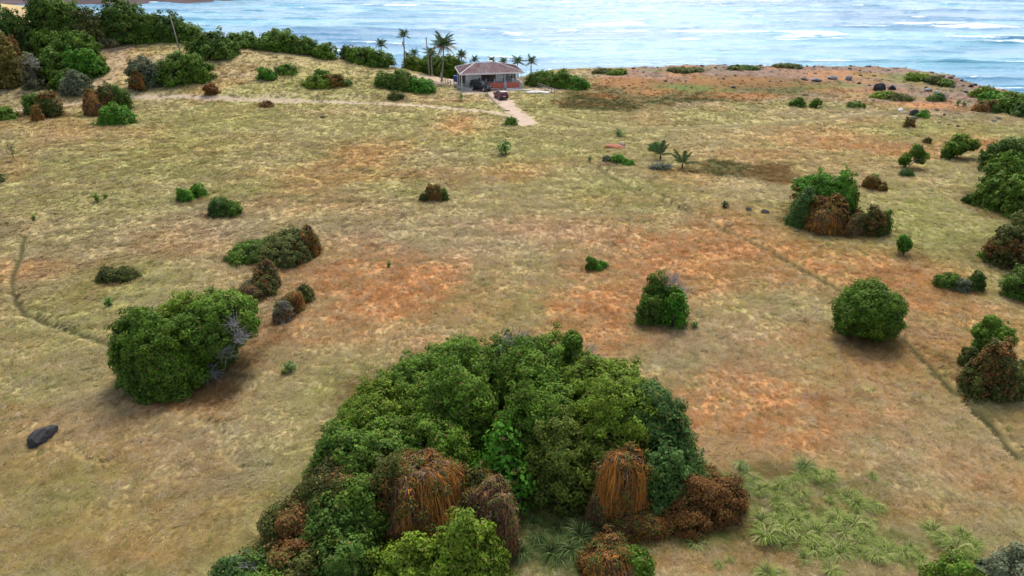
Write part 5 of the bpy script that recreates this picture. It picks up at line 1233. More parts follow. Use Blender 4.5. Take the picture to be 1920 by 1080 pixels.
for i, (x, y, w, label) in enumerate(SPROUTS):
    rng = np.random.RandomState(500+i); z = ground_z(x, y)
    root = empty('sprout', (x, y, z), 0, label, 'sprout')
    tall = 1.7 if ('slim' in label or 'thin' in label or 'sapling on the verge' in label) else .75
    h = w*tall; sb = MB(); V = []; Nn = []; T = []; Ln = []; C = []
    col = np.array([.14,.20,.03]) if ('yellow' in label or 'pale' in label) else (np.array([.035,.075,.02]) if 'dark' in label else np.array([.06,.16,.025]))
    for k in range(4 if tall < 1 else 2):
        a = rng.uniform(0, 6.28); rr = w*.28*(1 if tall < 1 else .25)*rng.rand()
        tip = Vector((math.cos(a)*rr*1.6, math.sin(a)*rr*1.6, h*rng.uniform(.6, .95)))
        sb.tube([(math.cos(a)*rr*.4, math.sin(a)*rr*.4, -.06), tip*.5, tip], [.035, .025, .012], 5)
        for q in range(46):
            f = rng.uniform(.35, 1.05); p = tip*f+Vector(rng.normal(0, .15*w, 3))
            p.z = max(.03, p.z)
            V.append(tuple(p)); n = np.array([rng.normal(0, .5), rng.normal(0, .5), 1]); n /= np.linalg.norm(n); Nn.append(n)
            t = np.cross(n, rng.normal(0, 1, 3)); T.append(t/np.linalg.norm(t)); Ln.append([max(.12, .17*w)*rng.uniform(.7, 1.3)]); C.append(col*rng.uniform(.55, 1.35))
    v, f = quads_from(np.array(V), np.array(Nn), np.array(T), np.array(Ln), np.array(Ln)*.6, .08)
    link('leaves', mesh_from('leaves', v, f, M['leaf'], False, np.concatenate([np.repeat(np.array(C), 4, 0), np.ones((len(v), 1))], 1)), root)
    sb.build('stem', M['bark'], root, True)

def clump_mesh(seed, kind):
    rng = np.random.RandomState(seed); V = []; Fc = []; C = []
    nbl = 210
    for k in range(nbl):
        az = rng.uniform(0, 6.28); rad = abs(rng.normal(0, .16)); p0 = np.array([math.cos(az), math.sin(az), 0])*rad
        az += rng.normal(0, .5); d = np.array([math.cos(az), math.sin(az), 0]); sd = np.array([-d[1], d[0], 0])
        ln = rng.uniform(.45, 1.25); up_ = rng.uniform(.5, 1.15); w = rng.uniform(.011, .020)
        dry = rng.rand()
        if kind == 'pale': c = np.array([.37,.35,.16]) if dry < .27 else (np.array([.20,.27,.055]) if dry < .70 else np.array([.10,.15,.03]))
        elif kind == 'green': c = np.array([.30,.30,.15]) if dry < .2 else (np.array([.15,.22,.06]) if dry < .7 else np.array([.07,.12,.03]))
        else: c = np.array([.20,.22,.09]) if dry < .15 else (np.array([.075,.12,.035]) if dry < .6 else np.array([.035,.065,.02]))
        c = c*rng.uniform(.7, 1.2); o = len(V)
        for s in np.linspace(0, 1, 5):
            p = p0+d*ln*(.28*s+.5*s*s)+np.array([0, 0, ln*(1.15*up_*s-(1.05*up_-.15)*s**2.4)-.05])
            ww = w*(1-.85*s**1.6); V += [p-sd*ww, p+sd*ww]; C += [c*(.8+.3*s)]*2
        for k2 in range(4): Fc.append([o+2*k2, o+2*k2+1, o+2*k2+3, o+2*k2+2])
    return mesh_from('grass_clump', np.array(V), np.array(Fc), M['clump_mesh'], False, np.concatenate([np.array(C), np.ones((len(C), 1))], 1))
M['clump_mesh'] = toned('clump_leaf', rough=.8, spec=.04, trans=.2, vary=.15, scale=2)
CM = {k: [clump_mesh(s+j*7, k) for j in range(3)] for k, s in (('pale', 900), ('green', 930), ('tall', 960))}
CLAB = {'pale': ('pale tussock in the main patch of coarse grass right of the rust-brown bush', 'pale tussocks in the main patch'),
        'row': ('pale tussock in the upper diagonal row of coarse grass on the lower right slope', 'pale tussocks in the upper diagonal row'),
        'right': ('pale tussock in the separate cluster above the silvery shrub in the corner', 'pale tussocks above the silvery corner shrub'),
        'bottom': ('pale tussock at the bottom edge below the main patch of coarse grass', 'pale tussocks along the bottom edge'),
        'tiny': ('small whitish tussock alone in the grass below the rust-brown bush', 'whitish tussocks below the rust-brown bush'),
        'rust': ('greenish straw tussock touching the right side of the rust-brown bush', 'tussocks touching the rust-brown bush'),
        'green': ('greener tussock at the upper edge of the coarse grass on the lower right', 'greener tussocks at the top of the coarse grass'),
        'tall': ('tall dark green tussock between the grey-brown vine mound and the orange vine pillar', 'dark green tussocks under the thicket')}
for i, (x, y, w, k) in enumerate(CLUMPS):
    o = link('grass_clump', CM[k if k in CM else 'pale'][i % 3]); rr = random.Random(i)
    o.location = (x, y, ground_z(x, y)); s = w*.64*rr.uniform(.65, 1.35)
    o.scale = (s*1.05, s*1.05, s*rr.uniform(1.0, 1.35)); o.rotation_euler = (rr.uniform(-.3, .3), rr.uniform(-.3, .3), rr.uniform(0, 6.28))
    tag(o, CLAB[k][0], 'grass clump', CLAB[k][1])

M['white'] = plain('white_paint', (.74, .73, .71), (.60, .585, .56), rough=.6, scale=3)
def rock_mesh(seed, sx_, sy_, sz_, mat):
    bm = bmesh.new(); bmesh.ops.create_icosphere(bm, subdivisions=3, radius=1); rr = np.random.RandomState(seed); fn = lumps(rr)
    cuts = [(Vector(rr.normal(0, 1, 3)).normalized(), rr.uniform(.62, .85)) for _ in range(7)]
    for v in bm.verts:
        d = v.co.normalized(); r = 1+.10*fn(np.array([d[:]])*1.4)[0]+.05*fn(np.array([d[:]])*4)[0]
        p = d*r
        for n_, k in cuts:
            e_ = p.dot(n_)-k
            if e_ > 0: p -= n_*e_*.85
        v.co = Vector((p.x*sx_, p.y*sy_, p.z*sz_))
    me = bpy.data.meshes.new('boulder'); bm.to_mesh(me); bm.free(); me.materials.append(mat)
    return me
for i, (x, y, w, mk, label) in enumerate(BOULDERS):
    big = w > 1.0 and i == 0
    me = rock_mesh(40+i, w*(.5 if not big else .37), w*(.42 if not big else .85), w*(.42 if 'flat' not in label and 'slab' not in label else .2), M[mk] if mk != 'white' else M['white'])
    o = link('boulder' if w > .9 else 'stone', me); o.location = (x, y, ground_z(x, y)+w*.12); o.rotation_euler = (0, 0, -.35 if big else i*1.7 % .8-.4)
    tag(o, label, 'boulder' if w > .9 else 'stone')
hx0, hy0, hz0 = SITE["heap"][0]
me = rock_mesh(77, 1.7, 1.0, .45, M['redsoil']); me.name = 'earth_heap'
o = link('earth_heap', me); o.location = (hx0, hy0, ground_z(hx0, hy0)+.02); tag(o, 'low heap of bare red earth on the pale meadow', 'earth heap')

# ------------------------------------------------------------------ coconut palms
PALMS = [(-25.45, 172.0, 0.05, 8.27, 1.63, 'tallest slender coconut palm left of the house, standing clear against the sea'),
    (-30.66, 170.0, 1.63, 4.81, 1.62, 'coconut palm at the left end of the palm row, beside the crest shrub'),
    (-14.84, 158.0, 0.21, 7.53, 2.9, 'largest coconut palm, with golden lower fronds, beside the house'),
    (-23.47, 174.0, -1.51, 5.48, 1.41, 'short coconut palm right of the tallest slender one'),
    (-25.46, 176.0, -1.76, 4.96, 1.17, 'smallest coconut palm at the foot of the tallest slender one'),
    (-18.6, 166.0, -0.02, 4.98, 1.96, 'coconut palm just behind the upright utility pole'),
    (-11.66, 168.0, -1.39, 5.73, 1.49, 'coconut palm right of the largest palm, behind the roof'),
    (-9.12, 176.0, -5.08, 7.29, 1.3, 'low coconut palm behind the left half of the roof ridge'),
    (-4.9, 174.0, -3.6, 5.85, 1.16, 'low coconut palm behind the middle of the house roof'),
    (-2.04, 172.0, -2.48, 4.91, 1.27, 'low coconut palm behind the right half of the house roof'),
    (1.23, 166.0, -0.77, 3.97, 1.72, 'coconut palm behind the right end of the house, left one of a pair'),
    (4.43, 166.0, -0.41, 3.61, 1.6, 'coconut palm behind the right end of the house, right one of a pair'),
    (-40.91, 178.0, 0.39, 3.28, 1.31, 'low bluish palm on the hill crest left of the crest shrub')]

def frond_mesh(seed, green, droop, n=13, wide=.34):
    rng = np.random.RandomState(seed); V = []; Fc = []; C = []
    P = []
    for s in np.linspace(0, 1, 9):
        P.append(np.array([s*(1-.12*droop*s), 0, .34*s-(.22+.55*droop)*s**2.2]))
    P = np.array(P)
    for k in range(8):                                    # midrib
        o = len(V); w0, w1 = .016*(1-k/9), .016*(1-(k+1)/9)
        V += [P[k]+[0, -w0, 0], P[k]+[0, w0, 0], P[k+1]+[0, w1, 0], P[k+1]+[0, -w1, 0]]; Fc.append([o, o+1, o+2, o+3]); C += [np.array(green)*.9+.03]*4
    for sd in (-1, 1):
        for k in range(n*2):
            s = .1+.9*k/(n*2); i = min(int(s*8), 7); f = s*8-i; p = P[i]*(1-f)+P[i+1]*f
            ln = wide*math.sin(math.pi*min(.94, .22+.74*s))*rng.uniform(.8, 1.1)
            d = np.array([.55, sd*.8, -.28-.3*rng.rand()]); d /= np.linalg.norm(d); t = np.array([.019, 0, .004])
            o = len(V); V += [p-t, p+t, p+d*ln+t*.3, p+d*ln-t*.3]; Fc.append([o, o+1, o+2, o+3]); c = np.array(green)*rng.uniform(.65, 1.25); C += [c]*4
    return mesh_from('frond', np.array(V), np.array(Fc), M['leaf'], False, np.concatenate([np.array(C), np.ones((len(C), 1))], 1))
FR = {'green': [frond_mesh(1+i, (.060,.095,.028), .25+.16*i) for i in range(4)], 'gold': [frond_mesh(11+i, (.30,.20,.07), .75+.15*i) for i in range(2)], 'blue': [frond_mesh(21+i, (.045,.075,.045), .3+.15*i) for i in range(3)]}
def place_frond(parent, top, me, az, pitch, ln):
    o = link('frond', me, parent); o.location = top; o.scale = (ln, ln, ln); o.rotation_euler = (0, -pitch, az); return o
for i, (x, y, z, h, rad, label) in enumerate(PALMS):
    rr = random.Random(70+i); zg = ground_z(x, y); h = max(1.2, h+z-zg)
    root = empty('coconut_palm', (x, y, zg), 0, label, 'palm tree', 'coconut palms around the house')
    lean = rr.uniform(-.5, .5) if 'largest' not in label else .9
    top = Vector((lean*.0, 0, h)); base = Vector((-lean, rr.uniform(-.4, .4), -.3))
    pts = [base, base*.6+Vector((0, 0, h*.25)), base*.22+Vector((0, 0, h*.6)), top]
    MB().tube([Vector((base.x, base.y, -.3)), Vector((base.x*.75, base.y*.75, h*.12)), Vector((base.x*.35, base.y*.35, h*.5)), top], [.24, .17, .14, .11], 8).build('trunk', M['palmbark'], root, True)
    big = 'largest' in label; n = 22 if big else 15
    for k in range(n):
        az = k*2.399+rr.uniform(-.2, .2); pitch = 1.15-1.75*k/n+rr.uniform(-.1, .1)
        me = rr.choice(FR['gold']) if (big and k > n*.62) else rr.choice(FR['blue' if 'bluish' in label else 'green'])
        place_frond(root, top, me, az, pitch, rad*rr.uniform(1.0, 1.35))
    nuts = MB()
    for k in range(5):
        a = k*1.26; nuts.tube([top+Vector((math.cos(a)*.2, math.sin(a)*.2, -.08)), top+Vector((math.cos(a)*.24, math.sin(a)*.24, -.22)), top+Vector((math.cos(a)*.22, math.sin(a)*.22, -.36))], [.06, .13, .05], 6)
    nuts.build('coconut_cluster', M['bark'], root, True)
    if 'tallest' in label:
        o = place_frond(root, top+Vector((-.3, 0, -1.0)), FR['gold'][1], 2.9, -1.45, 2.2); o.name = 'dead_frond'; o['label'] = 'dead frond hanging down beside the trunk'
for i, (x, y, z) in enumerate(SITE['young_palm']):
    rr = random.Random(90+i); root = empty('young_palm', (x, y, ground_z(x, y)), 0, ('young palm with upright arching fronds, left and farther one of two', 'young palm with upright arching fronds, right and nearer one of two')[i], 'young palm', 'young palms on the meadow')
    MB().tube([(0, 0, -.2), (0, 0, .35), (0, 0, .8)], [.16, .14, .08], 7).build('stem', M['bark'], root, True)
    for k in range(7):
        place_frond(root, (0, 0, .7), FR['green'][0 if k < 4 else 1], (.2+k*.9+rr.uniform(-.2, .2)), 1.0-.12*k, rr.uniform(2.0, 2.7))

# ------------------------------------------------------------------ the house on the shore
M['wall'] = plain('pale_wall', (.62, .63, .66), (.50, .51, .54), rough=.8, scale=1.2)
M['roofsheet'] = plain('weathered_roof', (.105, .052, .053), (.150, .132, .136), rough=.95, spec=.08, scale=.5, detail=8, stretch=(1, .5, 1))
M['fascia'] = plain('fascia_paint', (.66, .62, .62), (.52, .47, .47), rough=.7, scale=1.5)
M['redwall'] = plain('coral_red_render', (.55, .12, .075), (.44, .12, .085), rough=.85, scale=1.5)
M['concrete'] = plain('concrete', (.42, .41, .40), (.30, .29, .285), rough=.9, scale=1.5)
M['darkwood'] = plain('dark_red_wood', (.085, .03, .025), (.05, .022, .02), rough=.6, scale=3)
M['wood'] = plain('grey_timber', (.25, .215, .18), (.15, .13, .11), rough=.9, scale=4)
M['metal'] = plain('grey_metal', (.20, .20, .21), (.14, .14, .15), rough=.5, scale=4, metal=.3)
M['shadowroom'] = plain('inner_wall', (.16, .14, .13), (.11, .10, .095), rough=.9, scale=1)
M['blueplastic'] = plain('blue_plastic', (.02, .06, .28), (.015, .045, .20), rough=.45, scale=3)
M['glass'] = plain('window_glass', (.03, .035, .04), (.02, .024, .028), rough=.08, scale=2, spec=.6)
hx, hy, hz = HOUSE_AT
yaw = R(10.6)
house = empty('house', (hx, hy, hz-.05), yaw, 'single-storey house with a hipped rusty brown roof and coral red terrace wall on the shore', 'house')
def part(name, mat, b, parent=house, bevel=0, smooth=False): return b.build(name, M[mat], parent, smooth, bevel)
part('terrace', 'concrete', MB().box(-1.75, 6.15, .06, 6.8, -.4, 1.22).box(-5.2, -1.75, 1.6, 8.2, -.4, 1.22))
part('terrace_wall', 'redwall', MB().box(-1.7, 2.15, -.06, .055, .2, 1.30))
part('terrace_wall', 'redwall', MB().box(2.75, 5.45, -.06, .055, .2, 1.30))
part('pier', 'concrete', MB().box(2.16, 2.74, -.10, .056, -.3, 1.42))
part('pier', 'concrete', MB().box(5.46, 6.2, -.10, .056, -.3, 1.18))
part('plinth', 'white', MB().box(-1.9, 6.3, -.16, -.105, -.3, .19))
part('wall', 'wall', MB().box(-5.1, -2.35, 2.0, 2.18, 1.22, 3.52))
part('wall', 'wall', MB().box(.72, 2.3, 2.0, 2.18, 1.22, 3.52))
part('wall', 'wall', MB().box(-2.35, .72, 2.003, 2.177, 3.24, 3.52))
part('wall', 'wall', MB().box(-5.1, -4.92, 2.18, 8.0, 1.22, 3.52))
part('wall', 'wall', MB().box(2.12, 2.3, 2.18, 5.6, 1.22, 3.52))
part('back_wall', 'wall', MB().box(2.3, 6.0, 5.6, 5.78, 1.22, 3.52))
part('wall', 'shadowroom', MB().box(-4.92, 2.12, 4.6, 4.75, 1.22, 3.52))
dr = part('door', 'darkwood', MB().box(-2.3, -.62, 2.06, 2.12, 1.23, 3.22), bevel=0)
part('handle', 'metal', MB().tube([(-.75, 2.04, 2.2), (-.75, 2.0, 2.2), (-.75, 2.0, 2.45)], .02, 5), dr)
for k in range(4):
    x0 = -2.24+k*.41
    part('door_panel', 'darkwood', MB().box(x0, x0+.36, 2.035, 2.059, 1.35, 3.1), dr)
wf = part('window', 'darkwood', MB().box(-.56, -.48, 2.05, 2.13, 1.5, 3.22).box(.62, .70, 2.05, 2.13, 1.5, 3.22).box(-.48, .62, 2.05, 2.13, 1.5, 1.58).box(-.48, .62, 2.05, 2.13, 3.14, 3.22).box(.03, .10, 2.05, 2.13, 1.58, 3.14))
part('pane', 'glass', MB().box(-.48, .03, 2.08, 2.10, 1.58, 3.14), wf)
part('pane', 'glass', MB().box(.10, .62, 2.08, 2.10, 1.58, 3.14), wf)
part('wall_vent', 'darkwood', MB().box(-2.95, -2.6, 1.965, 1.998, 1.75, 2.05))
part('porch_window', 'glass', MB().box(3.1, 4.4, 5.56, 5.598, 1.9, 3.0))
part('porch_door', 'darkwood', MB().box(4.8, 5.6, 5.56, 5.598, 1.23, 3.2))
for px_ in (-1.62, .2, 2.45, 4.2, 5.95):
    part('porch_post', 'white', MB().box(px_-.06, px_+.06, .28, .40, 1.22, 3.40) if px_ > 2 else MB().box(px_-.05, px_+.05, .28, .38, 1.22, 2.1))
for zr in (1.62, 2.02): part('porch_rail', 'metal', MB().box(-1.56, 5.89, .31, .36, zr, zr+.05))
for k in range(34):
    x0 = -1.5+k*.217
    if k == 0: bal = MB().box(x0, x0+.03, .32, .35, 1.30, 1.617).build('baluster', M['metal'], house).data
    else:
        o = link('baluster', bal, house); o.location = (k*.217, 0, 0)
part('porch_table', 'wood', MB().box(3.0, 4.3, 2.6, 3.5, 1.9, 1.96).box(3.05, 3.12, 2.65, 2.72, 1.22, 1.9).box(4.18, 4.25, 2.65, 2.72, 1.22, 1.9).box(3.05, 3.12, 3.38, 3.45, 1.22, 1.9).box(4.18, 4.25, 3.38, 3.45, 1.22, 1.9))
# car port on the left
part('carport_floor', 'concrete', MB().box(-7.3, -5.2, -.1, 8.0, -.3, .12))
for px_, py_ in ((-6.75, .2), (-6.75, 4.0), (-6.75, 7.6)): part('carport_post', 'white', MB().box(px_-.07, px_+.07, py_-.07, py_+.07, .12, 3.40))
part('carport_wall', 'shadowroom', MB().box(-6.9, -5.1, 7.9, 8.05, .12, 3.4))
# hipped roof: four slopes of ribbed sheeting, fascia boards, ridge and hip caps
ex0, ex1, ey0, ey1, ez = -7.15, 6.45, -.55, 8.9, 3.42
rx0, rx1, ry, rz = -3.4, 1.2, 4.1, 4.85
A_, B_, C_, D_ = Vector((ex0, ey0, ez)), Vector((ex1, ey0, ez)), Vector((ex1, ey1, ez)), Vector((ex0, ey1, ez)); P_, Q_ = Vector((rx0, ry, rz)), Vector((rx1, ry, rz))
def slope(pts):
    n = (pts[1]-pts[0]).cross(pts[2]-pts[0]).normalized(); b = MB()
    lo = [p-n*.06 for p in pts]; k = len(pts)
    b.add([*pts, *lo], [tuple(range(k)), tuple(range(k, 2*k))[::-1]]+[((i+1) % k, i, k+i, k+(i+1) % k) for i in range(k)])
    return b.build('roof_slope', M['roofsheet'], house), n
for poly in ([A_, B_, Q_, P_], [B_, C_, Q_], [C_, D_, P_, Q_], [D_, A_, P_]):
    so, n = slope(poly)
    e0, e1 = poly[0], poly[1]; ax = (e1-e0).normalized(); up_ = n.cross(ax); L_ = (e1-e0).length
    rib = MB()
    for k in range(1, int(L_/.75)):
        s = e0+ax*(k*.75); t = k*.75
        hi = [(p-e0).dot(ax) for p in poly[2:]]; hv = [(p-e0).dot(up_) for p in poly[2:]]
        if len(hi) == 2: xs = [0, hi[1], hi[0], L_]; hs_ = [0, hv[1], hv[0], 0]
        else: xs = [0, hi[0], L_]; hs_ = [0, hv[0], 0]
        hgt = float(np.interp(t, xs, hs_))-.12
        if hgt < .3: continue
        q = [s-ax*.03, s+ax*.03, s+ax*.03+up_*hgt, s-ax*.03+up_*hgt]
        rb = MB(); rb.add([*[p+n*.004 for p in q], *[p+n*.045 for p in q]], [(0,3,2,1),(4,5,6,7),(0,1,5,4),(1,2,6,5),(2,3,7,6),(3,0,4,7)])
        rb.build('rib', M['roofsheet'], so)
for a_, b_ in ((A_, P_), (B_, Q_), (C_, Q_), (D_, P_), (P_, Q_)):
    MB().tube([a_+Vector((0, 0, .04)), b_+Vector((0, 0, .04))], .085, 6).build('ridge_cap', M['fascia'], house)
o_ = .07
part('fascia', 'fascia', MB().box(ex0-o_, ex1+o_, ey0-o_, ey0-.002, ez-.26, ez+.02))
part('fascia', 'fascia', MB().box(ex0-o_, ex0-.002, ey0, ey1, ez-.26, ez+.02))
part('fascia', 'fascia', MB().box(ex1+.002, ex1+o_, ey0, ey1, ez-.26, ez+.02))
part('fascia', 'fascia', MB().box(ex0-o_, ex1+o_, ey1+.002, ey1+o_, ez-.26, ez+.02))
part('ceiling', 'fascia', MB().box(ex0+.05, ex1-.05, ey0+.05, ey1-.05, ez-.16, ez-.11))
part('skylight', 'white', MB().box(-.5, .6, 4.9, 5.5, 4.72, 5.05))

# blue barrels beside the car port
for i, (x, y, z) in enumerate(SITE['barrel']):
    root = empty('barrel', (x, y, ground_z(x, y)), 0, ('upright blue plastic barrel by the car port, left and farther one of two', 'upright blue plastic barrel by the car port, right and nearer one of two')[i], 'barrel', 'blue barrels by the car port')
    MB().tube([(0, 0, 0), (0, 0, .1), (0, 0, .62), (0, 0, 1.1), (0, 0, 1.2)], [.30, .35, .37, .35, .29], 12).build('drum', M['blueplastic'], root, True)
    MB().tube([(0, 0, 1.2), (0, 0, 1.25)], [.30, .29], 12).build('lid', M['blueplastic'], root)

# ------------------------------------------------------------------ vehicles
M['navy'] = plain('dark_blue_paint', (.012, .017, .035), (.010, .014, .03), rough=.28, scale=1, spec=.5)
M['wine'] = plain('wine_red_paint', (.075, .010, .022), (.06, .010, .02), rough=.28, scale=1, spec=.5)
M['tyre'] = plain('tyre_rubber', (.015, .015, .016), (.022, .022, .022), rough=.85, scale=8)
M['rim'] = plain('alloy_rim', (.45, .45, .46), (.35, .35, .36), rough=.35, scale=4, metal=.6)
M['lampred'] = plain('tail_lamp', (.35, .012, .012), (.28, .01, .01), rough=.2, scale=3)
M['lampclear'] = plain('head_lamp', (.65, .66, .68), (.5, .5, .52), rough=.15, scale=3)
M['trim'] = plain('black_trim', (.02, .02, .021), (.03, .03, .03), rough=.7, scale=4)
M['plate'] = plain('number_plate', (.6, .6, .58), (.55, .55, .53), rough=.5, scale=4)
def rings(rs_, mat, name, parent, bevel=.05):
    """stack of rectangles (z, x_back, x_front, half_width)"""
    b = MB(); vs = []
    for z, xb, xf, w in rs_: vs += [(xb, -w, z), (xf, -w, z), (xf, w, z), (xb, w, z)]
    fs = [(0, 3, 2, 1), tuple(range(len(vs)-4, len(vs)))]
    for i in range(len(rs_)-1):
        for k in range(4): fs.append((4*i+k, 4*i+(k+1) % 4, 4*i+4+(k+1) % 4, 4*i+4+k))
    return b.add(vs, fs).build(name, M[mat], parent, False, bevel)
def panel(c, mat, name, parent, off=.012):
    """a thin pane on the quad c (outer side decided by winding)"""
    c = [Vector(p) for p in c]; n = (c[1]-c[0]).cross(c[2]-c[0]).normalized()
    return MB().add([*[p-n*.02 for p in c], *[p+n*off for p in c]], [(0,3,2,1),(4,5,6,7),(0,1,5,4),(1,2,6,5),(2,3,7,6),(3,0,4,7)]).build(name, M[mat], parent)
def lerp2(a0, a1, b0, b1, u, v): return (a0.lerp(a1, u)).lerp(b0.lerp(b1, u), v)
def wheels(root, xs, w, r, wd):
    for x_ in xs:
        for s_ in (-1, 1):
            y0 = s_*(w-wd); y1 = s_*w
            wh = MB().tube([(x_, y0, r), (x_, y0+(y1-y0)*.12, r), (x_, y0+(y1-y0)*.88, r), (x_, y1, r)], [r*.9, r, r, r*.9], 18).build('wheel', M['tyre'], root)
            MB().tube([(x_, y1-s_*.02, r), (x_, y1+s_*.012, r)], [r*.62, r*.58], 12).build('rim', M['rim'], wh)
def glazing(root, z0, z1, b0, b1, side, frame='glass'):
    (xb0, xf0, w0), (xb1, xf1, w1) = b0, b1
    for s_ in (-1, 1):
        lo0, lo1, hi0, hi1 = Vector((xb0, s_*w0, z0)), Vector((xf0, s_*w0, z0)), Vector((xb1, s_*w1, z1)), Vector((xf1, s_*w1, z1))
        for u0, u1 in side:
            q = [lerp2(lo0, lo1, hi0, hi1, u, v) for u, v in ((u0, .12), (u1, .12), (u1, .88), (u0, .88))]
            panel(q if s_ < 0 else q[::-1], 'glass', 'side_window', root)
    for nm, x0, x1 in (('windscreen', xf0, xf1), ('rear_window', xb0, xb1)):
        lo0, lo1, hi0, hi1 = Vector((x0, -w0, z0)), Vector((x0, w0, z0)), Vector((x1, -w1, z1)), Vector((x1, w1, z1))
        q = [lerp2(lo0, lo1, hi0, hi1, u, v) for u, v in ((.08, .1), (.92, .1), (.92, .9), (.08, .9))]
        panel(q if nm == 'windscreen' else q[::-1], 'glass', nm, root)

# wine red car, tail towards us, nose up and to the left
x, y, z = SITE['suv'][0]
suv = empty('parked_car', (x, y+1.4, ground_z(x, y+1.4)), R(90+20), 'wine red hatchback parked on the sandy driveway, seen from behind', 'car')
rings([(.30, -1.95, 1.95, .80), (.55, -2.10, 2.10, .88), (.86, -2.12, 2.08, .90), (.98, -2.06, 1.95, .86)], 'wine', 'body', suv, .06)
rings([(.97, -2.02, .98, .83), (1.30, -1.92, .55, .76), (1.58, -1.66, .10, .68), (1.64, -1.45, -.15, .60)], 'wine', 'cabin', suv, .04)
glazing(suv, .99, 1.52, (-2.02, .95, .83), (-1.72, .20, .69), ((.10, .36), (.39, .66), (.69, .92)))
wheels(suv, (-1.28, 1.30), .90, .33, .22)
for s_ in (-1, 1):
    MB().box(-2.14, -2.02, s_*.72-.13, s_*.72+.13, .78, 1.12).build('tail_light', M['lampred'], suv)
    MB().box(2.02, 2.12, s_*.66-.17, s_*.66+.17, .66, .82).build('headlight', M['lampclear'], suv)
    MB().box(.62, .80, s_*.94-.10, s_*.94+.08, .98, 1.12).build('mirror', M['wine'], suv, False, .02)
MB().box(-2.20, -2.06, -.86, .86, .34, .60).build('bumper', M['trim'], suv, False, .03)
MB().box(2.04, 2.18, -.86, .86, .34, .58).build('bumper', M['trim'], suv, False, .03)
MB().box(-2.150, -2.124, -.26, .26, .70, .82).build('number_plate', M['plate'], suv)

# dark blue boxy off-roader, nose to the right and towards us
x, y, z = SITE['jeep'][0]
jp = empty('parked_jeep', (x-.1, y+.35, ground_z(x-.1, y+.35)), R(-36), 'dark blue boxy jeep parked beside the house terrace', 'jeep')
rings([(.50, -1.95, 1.0, .70), (.62, -2.0, 1.05, .76), (1.14, -2.0, 1.05, .78)], 'navy', 'body', jp, .03)
rings([(.55, 1.03, 1.98, .52), (1.02, 1.03, 2.02, .56), (1.18, 1.03, 1.96, .54)], 'navy', 'bonnet', jp, .04)
rings([(1.13, -1.98, .98, .76), (1.74, -1.92, .66, .70), (1.82, -1.86, .58, .66)], 'trim', 'hard_top', jp, .03)
glazing(jp, 1.17, 1.75, (-1.98, .965, .755), (-1.92, .66, .70), ((.06, .36), (.42, .68), (.71, .96)))
wheels(jp, (-1.28, 1.38), .88, .40, .26)
for x_ in (-1.28, 1.38):
    for s_ in (-1, 1):
        MB().prism([(x_-.56, .62), (x_-.34, .90), (x_+.34, .90), (x_+.60, .60), (x_+.52, .58), (x_+.30, .84), (x_-.30, .84), (x_-.48, .58)], s_*.68, s_*.92).build('wheel_arch', M['trim'], jp)
for s_ in (-1, 1):
    MB().tube([(1.98, s_*.40, .88), (2.06, s_*.40, .88)], [.10, .10], 12).build('headlight', M['lampclear'], jp)
    MB().box(-2.03, -1.98, s_*.66-.07, s_*.66+.07, .84, 1.06).build('tail_light', M['lampred'], jp)
    MB().box(.74, .88, s_*.90-.13, s_*.90+.06, 1.16, 1.34).build('mirror', M['trim'], jp, False, .02)
MB().box(2.08, 2.26, -.80, .80, .52, .70).build('bumper', M['trim'], jp, False, .02)
gr = MB().box(2.00, 2.045, -.27, .27, .66, 1.02).build('grille', M['metal'], jp)
for k in range(7): MB().box(2.046, 2.056, -.24+k*.075, -.20+k*.075, .70, .98).build('slot', M['trim'], gr)
sp = MB().tube([(-2.02, .05, .98), (-2.06, .05, .98), (-2.22, .05, .98), (-2.26, .05, .98)], [.36, .39, .39, .35], 18).build('spare_wheel', M['tyre'], jp)
MB().tube([(-2.24, .05, .98), (-2.275, .05, .98)], [.22, .20], 12).build('rim', M['rim'], sp)

jp.scale = (1.1, 1.1, 1.1)

# ------------------------------------------------------------------ poles, fences, kerb, boards
x, y, z = SITE['pole_lean'][0]
root = empty('utility_pole', (x, y, ground_z(x, y)), 0, 'leaning grey wooden pole standing behind the long shrub on the hill', 'pole')
MB().tube([(0, 0, -.4), (-.35, 0, 4.6), (-.75, 0, 9.6)], [.16, .14, .11], 8).build('pole_shaft', M['wood'], root, True)
MB().tube([(-.72, -.02, 9.1), (-.74, -.2, 9.1)], [.04, .04], 6).build('bracket', M['metal'], root)
x, y, z = SITE['pole_up'][0]
root = empty('utility_pole', (x, y, ground_z(x, y)), 0, 'upright grey pole between the slope and the largest coconut palm', 'pole')
MB().tube([(0, 0, -.4), (-.12, 0, 4.2), (-.28, 0, 8.3)], [.17, .15, .12], 8).build('pole_shaft', M['wood'], root, True)
MB().box(-.36, -.20, -.14, .14, 8.0, 8.42).build('pole_cap', M['metal'], root)

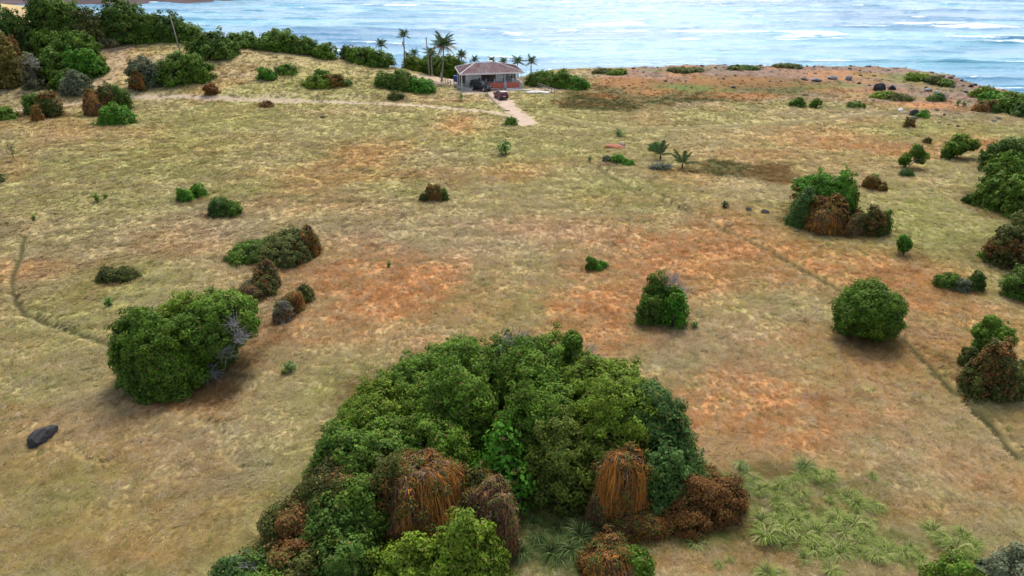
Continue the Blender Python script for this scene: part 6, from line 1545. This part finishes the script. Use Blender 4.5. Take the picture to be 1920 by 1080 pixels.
def fence_run(name, label, cat, pts, hgt, mat, rails, step=1.9):
    P = [Vector((p[0], p[1], ground_z(p[0], p[1]))) for p in pts]
    root = empty(name, P[0], 0, label, cat); root_p = P[0]
    post = MB().box(-.06, .06, -.06, .06, -.3, hgt).build('post', M[mat], root).data
    first = True; prev = None
    for a_, b_ in zip(P[:-1], P[1:]):
        n = max(1, round((b_-a_).length/step))
        for k in range(n+1):
            q = a_.lerp(b_, k/n); q.z = ground_z(q.x, q.y)
            if prev is not None and (q-prev).length < .3: continue
            o = root.children[0] if first else link('post', post, root)
            first = False; o.location = q-root_p
            if prev is not None:
                for zr in rails: MB().tube([prev-root_p+Vector((0, -.09, zr)), q-root_p+Vector((0, -.09, zr))], .045, 5).build('rail', M[mat], root)
            prev = q
    return root
fence_run('wooden_fence', 'grey timber fence running down the sandy slope left of the house', 'fence', SITE['fence_left'], 1.05, 'wood', (.5, .95))
fence_run('timber_railing', 'long grey timber railing running down to the right of the house', 'railing', SITE['ramp'], 1.0, 'wood', (.25, .6, .95), 1.5)
def low_wall(label, pts, h_, mat):
    P = [Vector((p[0], p[1], ground_z(p[0], p[1]))) for p in pts]
    root = empty('low_wall', P[0], 0, label, 'wall'); r0 = P[0]
    for a_, b_ in zip(P[:-1], P[1:]):
        d = (b_-a_); L_ = d.length; n = max(1, round(L_/1.3)); ang = math.atan2(d.y, d.x)
        for k in range(n):
            q = a_.lerp(b_, (k+.5)/n)-r0; w_ = L_/n*.5-.012
            o = MB().box(-w_, w_, -.10, .10, -.3, h_).build('concrete_block', M[mat], root); o.location = q; o.rotation_euler = (0, 0, ang)
low_wall('low pale concrete wall along the front yard beside the jeep', SITE['fence_left'][3:], .62, 'concrete')
low_wall('low white concrete edge across the front yard right of the driveway', SITE['boundary'][2:], .32, 'white')
x, y, z = SITE['stack'][0]
root = empty('board_stack', (x, y, ground_z(x, y)), R(4), 'stack of long whitish boards lying in front of the timber railing', 'boards')
for k in range(7):
    rr = random.Random(k); o = MB().box(-2.3, 2.3, -.14, .14, 0, .07).build('board', M['concrete' if k % 3 else 'white'], root)
    o.location = (rr.uniform(-.35, .35), -.75+.3*(k % 5), .02+.085*(k//5)+.1); o.rotation_euler = (0, 0, rr.uniform(-.05, .05))
for k in (-1, 1): MB().box(k*1.6-.06, k*1.6+.06, -1.0, .8, -.05, .10).build('bearer', M['wood'], root)
x, y, z = SITE['tyre'][0]
root = empty('brush_pile', (x, y, ground_z(x, y)), 0, 'dark brown pile of cut brush between the house and the timber railing', 'brush pile')
b = MB(); rr = random.Random(3)
for k in range(90):
    a_ = rr.uniform(0, 6.28); r_ = rr.uniform(0, 1.0); p = Vector((math.cos(a_)*r_, math.sin(a_)*r_*.8, (1-r_)*.8*rr.random()+.03)); d = Vector((rr.gauss(0, 1), rr.gauss(0, 1), rr.gauss(0, .35))).normalized()*rr.uniform(.4, .8)
    b.tube([p-d*.5, p+Vector((0, 0, .06)), p+d*.5], [.05, .04, .02], 4)
tag(b.build('branches', M['bark'], root), kind='stuff')
pts = [Vector((p[0], p[1], ground_z(p[0], p[1]))) for p in SITE['kerb']]
kb = MB()
for a_, b_ in zip(pts[:-1], pts[1:]):
    d = (b_-a_).normalized(); s_ = Vector((-d.y, d.x, 0))*.10
    kb.add([a_-s_-Vector((0,0,.2)), a_+s_-Vector((0,0,.2)), b_+s_-Vector((0,0,.2)), b_-s_-Vector((0,0,.2)), a_-s_+Vector((0,0,.16)), a_+s_+Vector((0,0,.16)), b_+s_+Vector((0,0,.16)), b_-s_+Vector((0,0,.16))], [(0,3,2,1),(4,5,6,7),(0,1,5,4),(1,2,6,5),(2,3,7,6),(3,0,4,7)])
tag(kb.build('kerb', M['wood']), kind='structure')
